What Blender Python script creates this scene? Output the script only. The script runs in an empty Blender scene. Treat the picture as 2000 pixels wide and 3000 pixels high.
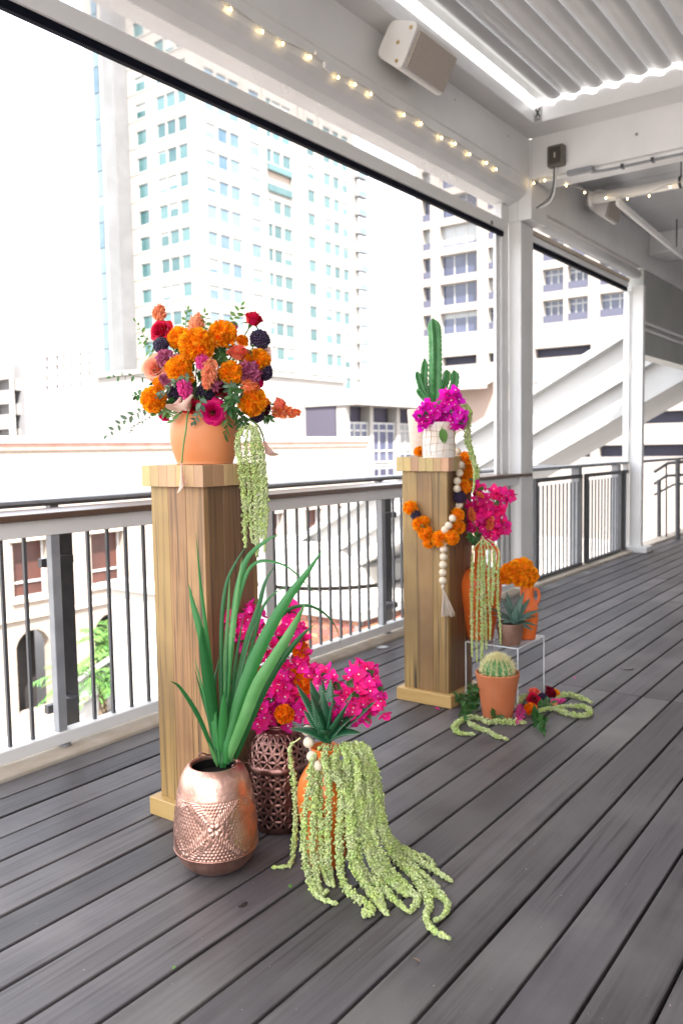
import bpy, math, random
import numpy as np
from mathutils import Vector, Matrix
random.seed(7); RNG = np.random.default_rng(11)
S = bpy.context.scene
COL = S.collection
R_ = math.radians

# ------------------------------------------------------------------ camera
# world: X runs along the railing, Y points out over the street, Z up; deck top is z = 0.
PW, PH, FPX, CAMH = 2000.0, 3000.0, 2430.0, 1.37
_d1 = Vector((1771.0, -215.0, FPX)).normalized()
_dz = Vector((550.0, 32000.0, FPX)).normalized()
_d1 = (_d1 - _dz * _d1.dot(_dz)).normalized()
_up = -_dz
_d2 = _up.cross(_d1)
RW = Matrix((_d1, _d2, _up))                    # photo camera axes (right, down, forward) -> world
CAMP = Vector((0, 0, CAMH))
cam_d = bpy.data.cameras.new('camera'); cam = bpy.data.objects.new('camera', cam_d); COL.objects.link(cam)
_rt, _dn, _fw = (RW @ Vector(a) for a in ((1, 0, 0), (0, 1, 0), (0, 0, 1)))
_M = Matrix((_rt, -_dn, -_fw)).transposed().to_4x4(); _M.translation = CAMP
cam.matrix_world = _M
cam_d.sensor_fit = 'VERTICAL'; cam_d.sensor_height = 36.0; cam_d.sensor_width = 24.0
cam_d.lens = FPX / PH * 36.0
cam_d.clip_start = 0.05; cam_d.clip_end = 3000
cam_d.dof.use_dof = True; cam_d.dof.focus_distance = 2.85; cam_d.dof.aperture_fstop = 3.2
S.camera = cam

# ------------------------------------------------------------------ sky, sun, exposure
SUN_EL, SUN_FROM = 56.0, 228.0                  # elevation, and compass angle (from +X, ccw) the light comes from
w = bpy.data.worlds.new('World'); S.world = w; w.use_nodes = True
nt = w.node_tree; bg = nt.nodes['Background']
sky = nt.nodes.new('ShaderNodeTexSky'); sky.sky_type = 'NISHITA'; sky.sun_disc = False
sky.sun_elevation = R_(SUN_EL); sky.sun_rotation = R_(90 - SUN_FROM); sky.altitude = 20
sky.air_density = 1.0; sky.dust_density = 2.6; sky.ozone_density = 0.6
tcw = nt.nodes.new('ShaderNodeTexCoord'); mpw = nt.nodes.new('ShaderNodeMapping'); mpw.inputs['Scale'].default_value = (1, 1, 2.6)
cl = nt.nodes.new('ShaderNodeTexNoise'); cl.inputs['Scale'].default_value = 2.1; cl.inputs['Detail'].default_value = 7; cl.inputs['Roughness'].default_value = .55
nt.links.new(tcw.outputs['Generated'], mpw.inputs[0]); nt.links.new(mpw.outputs[0], cl.inputs['Vector'])
clr = nt.nodes.new('ShaderNodeMapRange'); clr.inputs[1].default_value = .30; clr.inputs[2].default_value = .58; clr.inputs[3].default_value = .25; clr.inputs[4].default_value = .92
nt.links.new(cl.outputs['Fac'], clr.inputs[0])
clm = nt.nodes.new('ShaderNodeMix'); clm.data_type = 'RGBA'; clm.inputs['B'].default_value = (4.6, 4.55, 4.5, 1)    # bright broken cloud over the blue
nt.links.new(clr.outputs[0], clm.inputs['Factor']); nt.links.new(sky.outputs[0], clm.inputs['A'])
nt.links.new(clm.outputs['Result'], bg.inputs[0]); bg.inputs[1].default_value = 0.15
sd = bpy.data.lights.new('sun', 'SUN'); sun = bpy.data.objects.new('sun', sd); COL.objects.link(sun)
sd.energy = 3.6; sd.angle = R_(0.6); sd.color = (1.0, 0.95, 0.88)
_sv = Vector((math.cos(R_(SUN_FROM)) * math.cos(R_(SUN_EL)), math.sin(R_(SUN_FROM)) * math.cos(R_(SUN_EL)), math.sin(R_(SUN_EL))))
sun.rotation_euler = _sv.to_track_quat('Z', 'Y').to_euler(); sun.location = _sv * 60
S.view_settings.view_transform = 'Standard'; S.view_settings.look = 'None'
S.view_settings.exposure = 2.8; S.view_settings.gamma = 1.0
S.render.engine = 'CYCLES'
S.cycles.use_denoising = True
S.cycles.max_bounces = 10; S.cycles.diffuse_bounces = 6; S.cycles.glossy_bounces = 4
S.cycles.transmission_bounces = 8; S.cycles.transparent_max_bounces = 16
S.cycles.sample_clamp_indirect = 6.0
S.cycles.caustics_reflective = False; S.cycles.caustics_refractive = False

# ------------------------------------------------------------------ helpers
def ray(px, py):
    return RW @ Vector((px - 1000, py - 1500, FPX))
def onz(px, py, z=0.0):
    r = ray(px, py); return CAMP + r * ((z - CAMH) / r.z)
def ony(px, py, y):
    r = ray(px, py); return CAMP + r * (y / r.y)
def onx(px, py, x):
    r = ray(px, py); return CAMP + r * (x / r.x)
def ond(px, py, d):                              # point of a photo pixel at camera depth d (metres)
    return CAMP + ray(px, py) * (d / FPX)
def depth(p):
    return (Vector(p) - CAMP).dot(_fw)

class MB:
    """collects geometry; build() links it as ONE mesh object"""
    def __init__(s): s.v = []; s.f = []; s.mi = []; s.n = 0
    def add(s, V, F, m=0):
        V = np.asarray(V, float).reshape(-1, 3)
        F = F.tolist() if isinstance(F, np.ndarray) else F
        o = s.n
        s.v.append(V); s.f.extend([[i + o for i in f] for f in F] if o else [list(f) for f in F])
        s.mi.extend([m] * len(F)); s.n += len(V); return s
    def box(s, x0, x1, y0, y1, z0, z1, m=0, bev=0.0):
        if bev <= 0:
            V = [(x, y, z) for x in (x0, x1) for y in (y0, y1) for z in (z0, z1)]
            F = [(0, 1, 3, 2), (4, 6, 7, 5), (0, 4, 5, 1), (2, 3, 7, 6), (0, 2, 6, 4), (1, 5, 7, 3)]
            return s.add(V, F, m)
        bev = min(bev, abs(x1 - x0) * .45, abs(y1 - y0) * .45, abs(z1 - z0) * .45)
        V = []; idx = {}
        X, Y, Z = (x0, x1), (y0, y1), (z0, z1); sg = (1, -1)
        for i in (0, 1):
            for j in (0, 1):
                for k in (0, 1):
                    for ax in range(3):
                        p = [X[i] + sg[i] * bev, Y[j] + sg[j] * bev, Z[k] + sg[k] * bev]
                        p[ax] = (X[i], Y[j], Z[k])[ax]
                        idx[i, j, k, ax] = len(V); V.append(p)
        F = []
        for i in (0, 1):
            a = [idx[i, 0, 0, 0], idx[i, 1, 0, 0], idx[i, 1, 1, 0], idx[i, 0, 1, 0]]; F.append(a if i else a[::-1])
            a = [idx[0, i, 0, 1], idx[1, i, 0, 1], idx[1, i, 1, 1], idx[0, i, 1, 1]]; F.append(a[::-1] if i else a)
            a = [idx[0, 0, i, 2], idx[1, 0, i, 2], idx[1, 1, i, 2], idx[0, 1, i, 2]]; F.append(a if i else a[::-1])
        for i in (0, 1):
            for j in (0, 1):
                F.append([idx[i, j, 0, 0], idx[i, j, 1, 0], idx[i, j, 1, 1], idx[i, j, 0, 1]])
                F.append([idx[i, 0, j, 0], idx[i, 1, j, 0], idx[i, 1, j, 2], idx[i, 0, j, 2]])
                F.append([idx[0, i, j, 1], idx[1, i, j, 1], idx[1, i, j, 2], idx[0, i, j, 2]])
                for k in (0, 1):
                    F.append([idx[i, j, k, 0], idx[i, j, k, 1], idx[i, j, k, 2]])
        return s.add(V, F, m)
    def obox(s, p0, p1, wdt, hgt, m=0, up=(0, 0, 1)):
        """bar from p0 to p1, width wdt sideways, hgt along 'up'"""
        p0, p1 = Vector(p0), Vector(p1); d = (p1 - p0).normalized(); up = Vector(up)
        sd_ = d.cross(up).normalized(); u = sd_.cross(d).normalized()
        V = [p + sd_ * (a * wdt / 2) + u * (b * hgt / 2) for p in (p0, p1) for a, b in ((-1, -1), (1, -1), (1, 1), (-1, 1))]
        F = [(0, 1, 2, 3), (7, 6, 5, 4), (0, 4, 5, 1), (1, 5, 6, 2), (2, 6, 7, 3), (3, 7, 4, 0)]
        return s.add([tuple(v) for v in V], F, m)
    def tube(s, path, rad, n=8, m=0, cap=True):
        P = np.asarray([tuple(p) for p in path], float); k = len(P)
        r = np.full(k, rad, float) if np.isscalar(rad) else np.asarray(rad, float)
        T = np.gradient(P, axis=0); T /= np.linalg.norm(T, axis=1)[:, None] + 1e-12
        ref = np.array([0, 0, 1.0]) if abs(T[0][2]) < .9 else np.array([1.0, 0, 0])
        U = np.cross(T[0], ref); U /= np.linalg.norm(U)
        V = []; a = np.arange(n) * 2 * np.pi / n
        for i in range(k):
            U = U - T[i] * (U @ T[i]); U /= np.linalg.norm(U) + 1e-12
            W = np.cross(T[i], U)
            V.append(P[i] + r[i] * (np.cos(a)[:, None] * U + np.sin(a)[:, None] * W))
        V = np.concatenate(V)
        F = [(i * n + j, i * n + (j + 1) % n, (i + 1) * n + (j + 1) % n, (i + 1) * n + j) for i in range(k - 1) for j in range(n)]
        if cap: F += [tuple(range(n - 1, -1, -1)), tuple(range((k - 1) * n, k * n))]
        return s.add(V, F, m)
    def lathe(s, prof, n=48, m=0, c=(0, 0, 0)):
        prof = np.asarray(prof, float); k = len(prof); a = np.arange(n) * 2 * np.pi / n
        V = np.zeros((k, n, 3)); V[:, :, 0] = prof[:, 0:1] * np.cos(a); V[:, :, 1] = prof[:, 0:1] * np.sin(a); V[:, :, 2] = prof[:, 1:2]
        V += np.array(c)
        F = [(i * n + j, i * n + (j + 1) % n, (i + 1) * n + (j + 1) % n, (i + 1) * n + j) for i in range(k - 1) for j in range(n)]
        return s.add(V.reshape(-1, 3), F, m)
    def build(s, name, mats, parent=None, smooth=False, loc=None):
        me = bpy.data.meshes.new(name)
        V = np.concatenate(s.v) if s.v else np.zeros((0, 3))
        if loc is not None: V = V - np.array(tuple(loc))
        me.from_pydata(V.tolist(), [], s.f)
        mats = mats if isinstance(mats, (list, tuple)) else [mats]
        for a in mats: me.materials.append(a)
        if len(mats) > 1: me.polygons.foreach_set('material_index', s.mi)
        if smooth: me.polygons.foreach_set('use_smooth', [True] * len(me.polygons))
        me.update()
        o = bpy.data.objects.new(name, me); COL.objects.link(o)
        if loc is not None: o.location = loc
        if parent is not None: attach(o, parent)
        return o

def wloc(o):
    p = Vector(o.location)
    return p if o.parent is None else p + wloc(o.parent)
def attach(o, parent):
    """parents by location only (roots carry no rotation in this scene)"""
    o.parent = parent; o.location = Vector(o.location) - wloc(parent)
def tag(o, label=None, cat=None, group=None, kind=None):
    if label: o['label'] = label
    if cat: o['category'] = cat
    if group: o['group'] = group
    if kind: o['kind'] = kind
    return o
def thing(name, label, cat, loc=(0, 0, 0), group=None, kind=None):
    o = bpy.data.objects.new(name, None); COL.objects.link(o); o.location = loc; o.empty_display_size = .1
    return tag(o, label, cat, group, kind)
def share(name, me, loc, parent=None, rot=None, scale=None):
    o = bpy.data.objects.new(name, me); COL.objects.link(o); o.location = loc
    if rot is not None: o.rotation_euler = rot
    if scale is not None: o.scale = scale
    if parent is not None: attach(o, parent)
    return o

def bez(pts, n=24):
    """smooth Catmull-Rom through points"""
    P = [np.array(tuple(p), float) for p in pts]
    if len(P) == 2: return [P[0] + (P[1] - P[0]) * t for t in np.linspace(0, 1, n)]
    P = [2 * P[0] - P[1]] + P + [2 * P[-1] - P[-2]]
    out = []; seg = len(P) - 3
    for i in range(n):
        t = i / (n - 1) * seg; k = min(int(t), seg - 1); u = t - k
        a, b, c, d = P[k:k + 4]
        out.append(.5 * (2 * b + (c - a) * u + (2 * a - 5 * b + 4 * c - d) * u * u + (3 * b - a - 3 * c + d) * u ** 3))
    return out
def frame_to(n, spin=0.0):
    """3x3 numpy rotation whose local +Z goes to n"""
    q = Vector(n).to_track_quat('Z', 'Y') @ Matrix.Rotation(spin, 3, 'Z').to_quaternion()
    return np.array(q.to_matrix())

# ------------------------------------------------------------------ materials
def mat(name, col, rough=.6, metal=0.0, spec=.5, island=0.0, noise=None, bump=None, transl=0.0, hue=0.0, coat=0.0, objvar=0.0, transm=0.0, ior=1.45, alpha=None):
    """plain principled surface with small natural variation.
    noise=(scale, colour2, detail) blends to a second colour; bump=(scale, strength)"""
    m = bpy.data.materials.new(name); m.use_nodes = True; t = m.node_tree; N = t.nodes; Lk = t.links
    b = N['Principled BSDF']; out = N['Material Output']
    b.inputs['Roughness'].default_value = rough; b.inputs['Metallic'].default_value = metal
    b.inputs['Specular IOR Level'].default_value = spec; b.inputs['IOR'].default_value = ior
    b.inputs['Coat Weight'].default_value = coat; b.inputs['Transmission Weight'].default_value = transm
    c = N.new('ShaderNodeRGB'); c.outputs[0].default_value = (*col, 1); src = c.outputs[0]
    tc = N.new('ShaderNodeTexCoord')
    if noise:
        nz = N.new('ShaderNodeTexNoise'); nz.inputs['Scale'].default_value = noise[0]; nz.inputs['Detail'].default_value = noise[2] if len(noise) > 2 else 4
        Lk.new(tc.outputs['Object'], nz.inputs['Vector'])
        rp = N.new('ShaderNodeMapRange'); rp.inputs[1].default_value = .36; rp.inputs[2].default_value = .66
        Lk.new(nz.outputs['Fac'], rp.inputs[0])
        mx = N.new('ShaderNodeMix'); mx.data_type = 'RGBA'; Lk.new(rp.outputs[0], mx.inputs['Factor']); Lk.new(src, mx.inputs['A']); mx.inputs['B'].default_value = (*noise[1], 1)
        src = mx.outputs['Result']
    if island or hue or objvar:
        g = N.new('ShaderNodeNewGeometry'); hs = N.new('ShaderNodeHueSaturation')
        if objvar:
            oi = N.new('ShaderNodeObjectInfo'); rnd = oi.outputs['Random']; amt = objvar
        else: rnd = g.outputs['Random Per Island']; amt = island
        v = N.new('ShaderNodeMapRange'); v.inputs[3].default_value = 1 - amt; v.inputs[4].default_value = 1 + amt; Lk.new(rnd, v.inputs[0])
        Lk.new(v.outputs[0], hs.inputs['Value'])
        if hue:
            ml = N.new('ShaderNodeMath'); ml.operation = 'MULTIPLY'; ml.inputs[1].default_value = 7.31; Lk.new(rnd, ml.inputs[0])
            fr = N.new('ShaderNodeMath'); fr.operation = 'FRACT'; Lk.new(ml.outputs[0], fr.inputs[0])
            h2 = N.new('ShaderNodeMapRange'); h2.inputs[3].default_value = .5 - hue; h2.inputs[4].default_value = .5 + hue; Lk.new(fr.outputs[0], h2.inputs[0]); Lk.new(h2.outputs[0], hs.inputs['Hue'])
        Lk.new(src, hs.inputs['Color']); src = hs.outputs[0]
    Lk.new(src, b.inputs['Base Color'])
    if bump:
        nb = N.new('ShaderNodeTexNoise'); nb.inputs['Scale'].default_value = bump[0]; nb.inputs['Detail'].default_value = 5
        Lk.new(tc.outputs['Object'], nb.inputs['Vector'])
        bp = N.new('ShaderNodeBump'); bp.inputs['Strength'].default_value = bump[1]; bp.inputs['Distance'].default_value = .01
        Lk.new(nb.outputs['Fac'], bp.inputs['Height']); Lk.new(bp.outputs[0], b.inputs['Normal'])
    if transl:
        tr = N.new('ShaderNodeBsdfTranslucent'); Lk.new(src, tr.inputs[0])
        ms = N.new('ShaderNodeMixShader'); ms.inputs[0].default_value = transl
        Lk.new(b.outputs[0], ms.inputs[1]); Lk.new(tr.outputs[0], ms.inputs[2]); Lk.new(ms.outputs[0], out.inputs['Surface'])
    if alpha is not None:
        tp = N.new('ShaderNodeBsdfTransparent'); ms = N.new('ShaderNodeMixShader'); ms.inputs[0].default_value = alpha
        Lk.new(tp.outputs[0], ms.inputs[1]); Lk.new(b.outputs[0], ms.inputs[2]); Lk.new(ms.outputs[0], out.inputs['Surface'])
    return m

def emis(name, col, st):
    m = bpy.data.materials.new(name); m.use_nodes = True; t = m.node_tree
    b = t.nodes['Principled BSDF']; b.inputs['Base Color'].default_value = (*col, 1)
    b.inputs['Emission Color'].default_value = (*col, 1); b.inputs['Emission Strength'].default_value = st
    return m

def wood(name, cols, axis, fine=90.0, along=2.2, rough=.5, streak=.5, objamt=.12, bump=.25, hue=0.0, dark=(.03, .018, .01), knots=False, weather=None):
    """grain running along local axis 'x','y' or 'z'; every object gets its own tint and its own grain"""
    m = bpy.data.materials.new(name); m.use_nodes = True; t = m.node_tree; N = t.nodes; Lk = t.links
    b = N['Principled BSDF']; b.inputs['Roughness'].default_value = rough
    tc = N.new('ShaderNodeTexCoord'); oi = N.new('ShaderNodeObjectInfo')
    sc = {'x': (along / fine, 1, 1), 'y': (1, along / fine, 1), 'z': (1, 1, along / fine)}[axis]
    def noise4(scale, mp, det=4, dist=0.0):
        mpn = N.new('ShaderNodeMapping'); mpn.inputs['Scale'].default_value = mp; Lk.new(tc.outputs['Object'], mpn.inputs[0])
        n = N.new('ShaderNodeTexNoise'); n.noise_dimensions = '4D'; n.inputs['Scale'].default_value = scale; n.inputs['Detail'].default_value = det; n.inputs['Distortion'].default_value = dist
        mu = N.new('ShaderNodeMath'); mu.operation = 'MULTIPLY'; mu.inputs[1].default_value = 57.0; Lk.new(oi.outputs['Random'], mu.inputs[0])
        Lk.new(mpn.outputs[0], n.inputs['Vector']); Lk.new(mu.outputs[0], n.inputs['W']); return n.outputs['Fac']
    g = noise4(fine, sc, 3, .25)                 # fine fibres
    br = noise4(fine * .22, tuple(a if a == 1 else a * 1.6 for a in sc), 4, .9)   # broad bands
    bl = noise4(3.0, (1, 1, 1), 3)               # blotches
    def ramp(x, lo, hi):
        r = N.new('ShaderNodeMapRange'); r.inputs[1].default_value = lo; r.inputs[2].default_value = hi; Lk.new(x, r.inputs[0]); return r.outputs[0]
    def mixc(fac, A, B):
        mx = N.new('ShaderNodeMix'); mx.data_type = 'RGBA'
        Lk.new(fac, mx.inputs['Factor'])
        for s_, v in (('A', A), ('B', B)):
            if isinstance(v, tuple): mx.inputs[s_].default_value = (*v, 1)
            else: Lk.new(v, mx.inputs[s_])
        return mx.outputs['Result']
    c = mixc(ramp(br, .3, .7), cols[0], cols[1])
    c = mixc(ramp(bl, .35, .75), c, cols[2])
    sfac = N.new('ShaderNodeMath'); sfac.operation = 'MULTIPLY'; Lk.new(ramp(g, .47, .70), sfac.inputs[0]); sfac.inputs[1].default_value = streak
    s2 = N.new('ShaderNodeMath'); s2.operation = 'MULTIPLY'; Lk.new(sfac.outputs[0], s2.inputs[0]); Lk.new(ramp(noise4(22.0, {'x': (.06, 1, 1), 'y': (1, .06, 1), 'z': (1, 1, .06)}[axis], 3), .38, .66), s2.inputs[1]); s2.use_clamp = True
    c = mixc(s2.outputs[0], c, dark)
    if knots:
        mpn = N.new('ShaderNodeMapping'); mpn.inputs['Scale'].default_value = {'z': (9, 9, 2.6), 'x': (2.6, 9, 9), 'y': (9, 2.6, 9)}[axis]; Lk.new(tc.outputs['Object'], mpn.inputs[0])
        vo = N.new('ShaderNodeTexVoronoi'); vo.voronoi_dimensions = '4D'; vo.inputs['Scale'].default_value = 1.0
        mu = N.new('ShaderNodeMath'); mu.operation = 'MULTIPLY'; mu.inputs[1].default_value = 31.0; Lk.new(oi.outputs['Random'], mu.inputs[0]); Lk.new(mu.outputs[0], vo.inputs['W'])
        Lk.new(mpn.outputs[0], vo.inputs['Vector'])
        c = mixc(ramp(vo.outputs['Distance'], .17, .07), c, dark)
    if weather:
        c = mixc(ramp(noise4(1.6, (1, 1, 1), 5), .48, .7), c, weather)
    hs = N.new('ShaderNodeHueSaturation'); v = N.new('ShaderNodeMapRange'); v.inputs[3].default_value = 1 - objamt; v.inputs[4].default_value = 1 + objamt
    Lk.new(oi.outputs['Random'], v.inputs[0]); Lk.new(v.outputs[0], hs.inputs['Value'])
    if hue:
        ml = N.new('ShaderNodeMath'); ml.operation = 'MULTIPLY'; ml.inputs[1].default_value = 7.31; Lk.new(oi.outputs['Random'], ml.inputs[0])
        fr = N.new('ShaderNodeMath'); fr.operation = 'FRACT'; Lk.new(ml.outputs[0], fr.inputs[0])
        h2 = N.new('ShaderNodeMapRange'); h2.inputs[3].default_value = .5 - hue; h2.inputs[4].default_value = .5 + hue; Lk.new(fr.outputs[0], h2.inputs[0]); Lk.new(h2.outputs[0], hs.inputs['Hue'])
    Lk.new(c, hs.inputs['Color']); Lk.new(hs.outputs[0], b.inputs['Base Color'])
    bp = N.new('ShaderNodeBump'); bp.inputs['Strength'].default_value = bump; bp.inputs['Distance'].default_value = .003
    Lk.new(g, bp.inputs['Height']); Lk.new(bp.outputs[0], b.inputs['Normal'])
    return m

# ================================================================== STRUCTURE OF THE ROOF TERRACE
WHITE = mat('white_paint', (.81, .81, .805), .42, noise=(3.0, (.75, .75, .745), 5), bump=(60, .04))
WHITE2 = mat('white_powder_coat', (.79, .79, .79), .35, noise=(2.0, (.74, .74, .74), 4))
DARK = mat('dark_metal', (.055, .056, .062), .38, noise=(14, (.07, .07, .075), 3))
GREYM = mat('grey_metal', (.30, .31, .33), .42, noise=(8, (.24, .25, .27), 3))
BLACK = mat('black_rubber', (.004, .005, .012), .7, spec=.1)
DECKW = wood('weathered_deck_wood', [(.052, .044, .045), (.101, .091, .094), (.072, .066, .072)], 'x', fine=70, along=1.5, rough=.52, streak=1.15, objamt=.27, bump=.6, hue=.03, dark=(.022, .018, .019), weather=(.132, .121, .119))
CAPW = wood('rail_cap_wood', [(.10, .055, .036), (.15, .085, .055), (.12, .07, .05)], 'x', fine=90, rough=.32, streak=.5, objamt=.08, dark=(.04, .02, .015))
STONE = mat('pale_kerb_stone', (.48, .41, .33), .7, noise=(9, (.56, .50, .43), 5), bump=(50, .2))
SUBF = mat('dark_subfloor', (.008, .008, .010), .9)

# ---- deck: planks along X, 155.4 mm pitch, butt joints in one line at x = 4.52
PITCH, GAP, YD = .1554, .0115, 3.008
b = MB(); b.box(-5, 17, -5, 3.36, -.40, -.16); b.box(-5, 17, -5, -.575, -.159, -.001)
deck = b.build('deck', [SUBF]); tag(deck, kind='structure')
bs = MB(); bs.box(-5, 17, -5, -.58, .0005, .0015); o = bs.build('deck_boards_behind', [DECKW], deck); o.name = 'plank_field'
o['kind'] = 'stuff'
rows = [(YD + PITCH - .008, YD)] + [(YD - i * PITCH, YD - (i + 1) * PITCH) for i in range(0, 23)]
_pm = {}
def plank(x0, x1, yt, yb):
    L = round(x1 - x0 - .004, 3); Wd = round(yt - yb - GAP, 4)
    if (L, Wd) not in _pm:
        q = MB(); q.box(-L / 2, L / 2, -Wd / 2, Wd / 2, -.030, 0, bev=.0028); me_o = q.build('plank', [DECKW]); _pm[L, Wd] = me_o.data; bpy.data.objects.remove(me_o)
    return share('plank', _pm[L, Wd], ((x0 + x1) / 2, (yt + yb) / 2, random.uniform(-.0012, .0012)), deck)
rj = random.Random(5)
for i, (yt, yb) in enumerate(rows):
    if yt < 2.05: js = [-1.0, 4.52, rj.uniform(7.2, 8.6), rj.uniform(10.6, 12.5), 16.9]
    else: js = [-1.0, rj.choice((.6, 5.6, 6.3)), rj.uniform(8.0, 9.2), rj.uniform(11.6, 13.0), 16.9]
    for a, c in zip(js[:-1], js[1:]): plank(a, c, yt, yb)
# kerb: rounded pale nosing along the open edge
prof = [(3.172, -.03), (3.172, .006), (3.178, .016), (3.19, .022), (3.34, .024), (3.355, .015), (3.36, -.25)]
def extrude_x(prof, x0, x1, mats, name, parent=None, smooth=False, closed=False):
    q = MB(); n = len(prof); V = [(x, y, z) for x in (x0, x1) for y, z in prof]
    F = [(i, i + 1, n + i + 1, n + i) for i in range(n - 1)]
    if closed: F += [(n - 1, 0, n, 2 * n - 1), tuple(range(n - 1, -1, -1)), tuple(range(n, 2 * n))]
    q.add(V, F); return q.build(name, mats, parent, smooth)
extrude_x(prof, -5, 17, [STONE], 'kerb', deck, closed=True)
# round recessed deck lights
LENS = mat('deck_light_lens', (.75, .78, .80), .15, coat=.5)
for px, py in ((1120, 1897), (1717, 1678), (1833, 1925 + 33)):
    p = onz(px, py, 0); q = MB(); q.lathe([(0, .0035), (.030, .0035), (.032, .004)], 24, 0); q.lathe([(.031, .004), (.040, .0045), (.044, .001)], 24, 1)
    big = px > 1800
    o = q.build('deck_light', [LENS if not big else DECKW, GREYM if not big else DECKW]); o.location = (p.x, p.y, 0.001)
    tag(o, {1120: 'round flush deck light between the two wooden plinths by white rail', 1717: 'round flush deck light in front of the black railing', 1833: 'faint round wooden plug plate set in the deck right of acrylic riser'}[px], 'deck light')

# ---- white railing with drink-rail cap
XA = -4.6
rail = thing('white_railing', 'white framed railing with dark thin balusters and brown wooden drink rail cap', 'railing', (2.2, 3.25, 0))
q = MB(); q.box(XA, 7.245, 3.19, 3.50, 1.083, 1.1115, bev=.003); q.box(7.245, 7.43, 3.165, 3.196, 1.0832, 1.1113); q.build('drink_rail_cap', [CAPW], rail)
q = MB(); q.box(XA, 7.24, 3.222, 3.29, 1.008, 1.0815, bev=.003); q.build('top_rail', [WHITE2], rail)
q = MB(); q.box(XA, 7.24, 3.218, 3.285, .046, .102, bev=.004); q.build('bottom_rail', [WHITE2], rail)
q = MB(); q.box(-.0072, .0072, -.0072, .0072, .102, 1.010); BAL = q.build('baluster', [mat('baluster_grey', (.085, .087, .095), .4)]); BALM = BAL.data; bpy.data.objects.remove(BAL)
x = 2.001 - .1115 * 40
bx = []
while x < 7.2:
    bx.append(x); x += .1113
skips = [(2.17, 2.40), (3.60, 3.76), (4.86, 5.06), (-.60, -.35), (.58, .74), (6.55, 6.72)]
for x in bx:
    if not any(a < x < c for a, c in skips) and x > -2.6: share('baluster', BALM, (x, 3.255, 0), rail)
for x0, w_ in ((3.66, .07), (.62, .07), (6.60, .07)):
    q = MB(); q.box(x0, x0 + w_, 3.224, 3.288, .102, 1.008, bev=.003); q.build('upright', [WHITE2], rail)
for xb in (2.225, 4.925, -.475):
    q = MB(); q.box(xb, xb + .045, 3.232, 3.272, .102, 1.008, bev=.002); q.build('upright', [GREYM], rail)
for xf in (2.27, 5.02, -.5):
    q = MB(); q.lathe([(.030, .024), (.030, .030), (.024, .034), (.024, .046)], 20, c=(xf, 3.262, 0)); q.build('foot', [GREYM], rail, True)

# ---- outer dark railing standing just behind it
outer = thing('steel_railing', 'dark steel outer railing with flat grey cap behind the white railing', 'railing', (2.5, 3.55, 0))
q = MB(); q.box(XA, 9.0, 3.54, 3.72, 1.132, 1.150, bev=.003); q.build('rail_cap', [GREYM], outer)
q = MB(); q.box(XA, 9.0, 3.545, 3.575, 1.118, 1.1318); q.build('rail_lip', [DARK], outer)
for xp in (-.52, 2.446, 5.386):
    q = MB(); q.box(xp, xp + .088, 3.5, 3.588, -.28, 1.02, bev=.004); po = q.build('post', [DARK], outer)
    q = MB(); q.box(xp + .01, xp + .06, 3.565, 3.60, 1.02, 1.118); q.build('bracket', [GREYM], po)
    for zb in (.86, .16):
        q = MB(); q.box(xp - .16, xp + .002, 3.40, 3.43, zb - .02, zb + .02); q.box(xp - .012, xp + .03, 3.42, 3.515, zb - .018, zb + .018); q.build('clip', [DARK], po)
        q = MB(); q.lathe([(0, .006), (.011, .006), (.012, 0)], 12); V = q.v[0][:, [0, 2, 1]] * np.array([1, -1, 1]) + np.array([xp + .044, 3.4995, zb]); q.v[0] = V; q.build('bolt', [DARK], po)

# ---- black railing of the next bay
r2 = thing('black_railing', 'black framed railing panels with close balusters between the white posts', 'railing', (9, 3.3, 0))
for x0, x1 in ((7.72, 9.02), (9.16, 10.40), (10.52, 10.68)):
    q = MB(); q.box(x0, x1, 3.25, 3.29, 1.005, 1.045); q.build('top_rail', [DARK], r2)
    q = MB(); q.box(x0, x1, 3.25, 3.29, .030, .062); q.build('bottom_rail', [DARK], r2)
    q = MB(); q.box(x0, x0 + .05, 3.249, 3.291, .062, 1.005); q.build('stile', [DARK], r2)
    if x1 - x0 > .5:
        q = MB(); q.box(x1 - .02, x1, 3.252, 3.288, .062, 1.005); q.build('stile', [DARK], r2)
    x = x0 + .11
    while x < x1 - .05:
        share('baluster', BALM, (x, 3.27, -.04), r2); x += .1095
for xp in (9.03, 10.41):
    q = MB(); q.box(xp, xp + .10, 3.30, 3.39, -.2, 1.115, bev=.003); q.build('post', [GREYM], r2)
q = MB(); q.box(7.6, 14.0, 3.26, 3.42, 1.118, 1.150); q.build('rail_cap', [GREYM], r2)

# ---- pergola: columns, headers, gutter, louvres, ceiling
perg = thing('pergola', 'white steel pergola roof over the terrace with louvred top and square columns', 'pergola', (7.4, 3.25, 0))
q = MB(); q.box(7.25, 7.47, 3.2, 3.325, .0, 3.42, bev=.006); q.box(7.47, 7.555, 3.212, 3.32, .0, 3.42, bev=.005); q.box(7.10, 7.2495, 3.322, 3.40, .1, 3.57, bev=.004); q.box(7.25, 7.555, 3.2335, 3.43, 3.421, 4.118); q.box(7.03, 7.099, 3.345, 3.37, .1, 3.30); q.build('column', [WHITE], perg)
q = MB(); q.box(7.25, 7.60, 3.10, 3.232, 3.421, 4.118, bev=.004); q.build('column_head', [WHITE], perg)
q = MB(); q.box(10.70, 10.79, 3.10, 3.255, .07, 3.34, bev=.004); q.box(10.66, 10.699, 3.257, 3.33, .07, 3.28, bev=.003); q.build('column', [WHITE], perg)
q = MB(); q.box(10.60, 10.88, 3.00, 3.34, .0, .07, bev=.006); q.build('column_base', [WHITE], perg)
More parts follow.
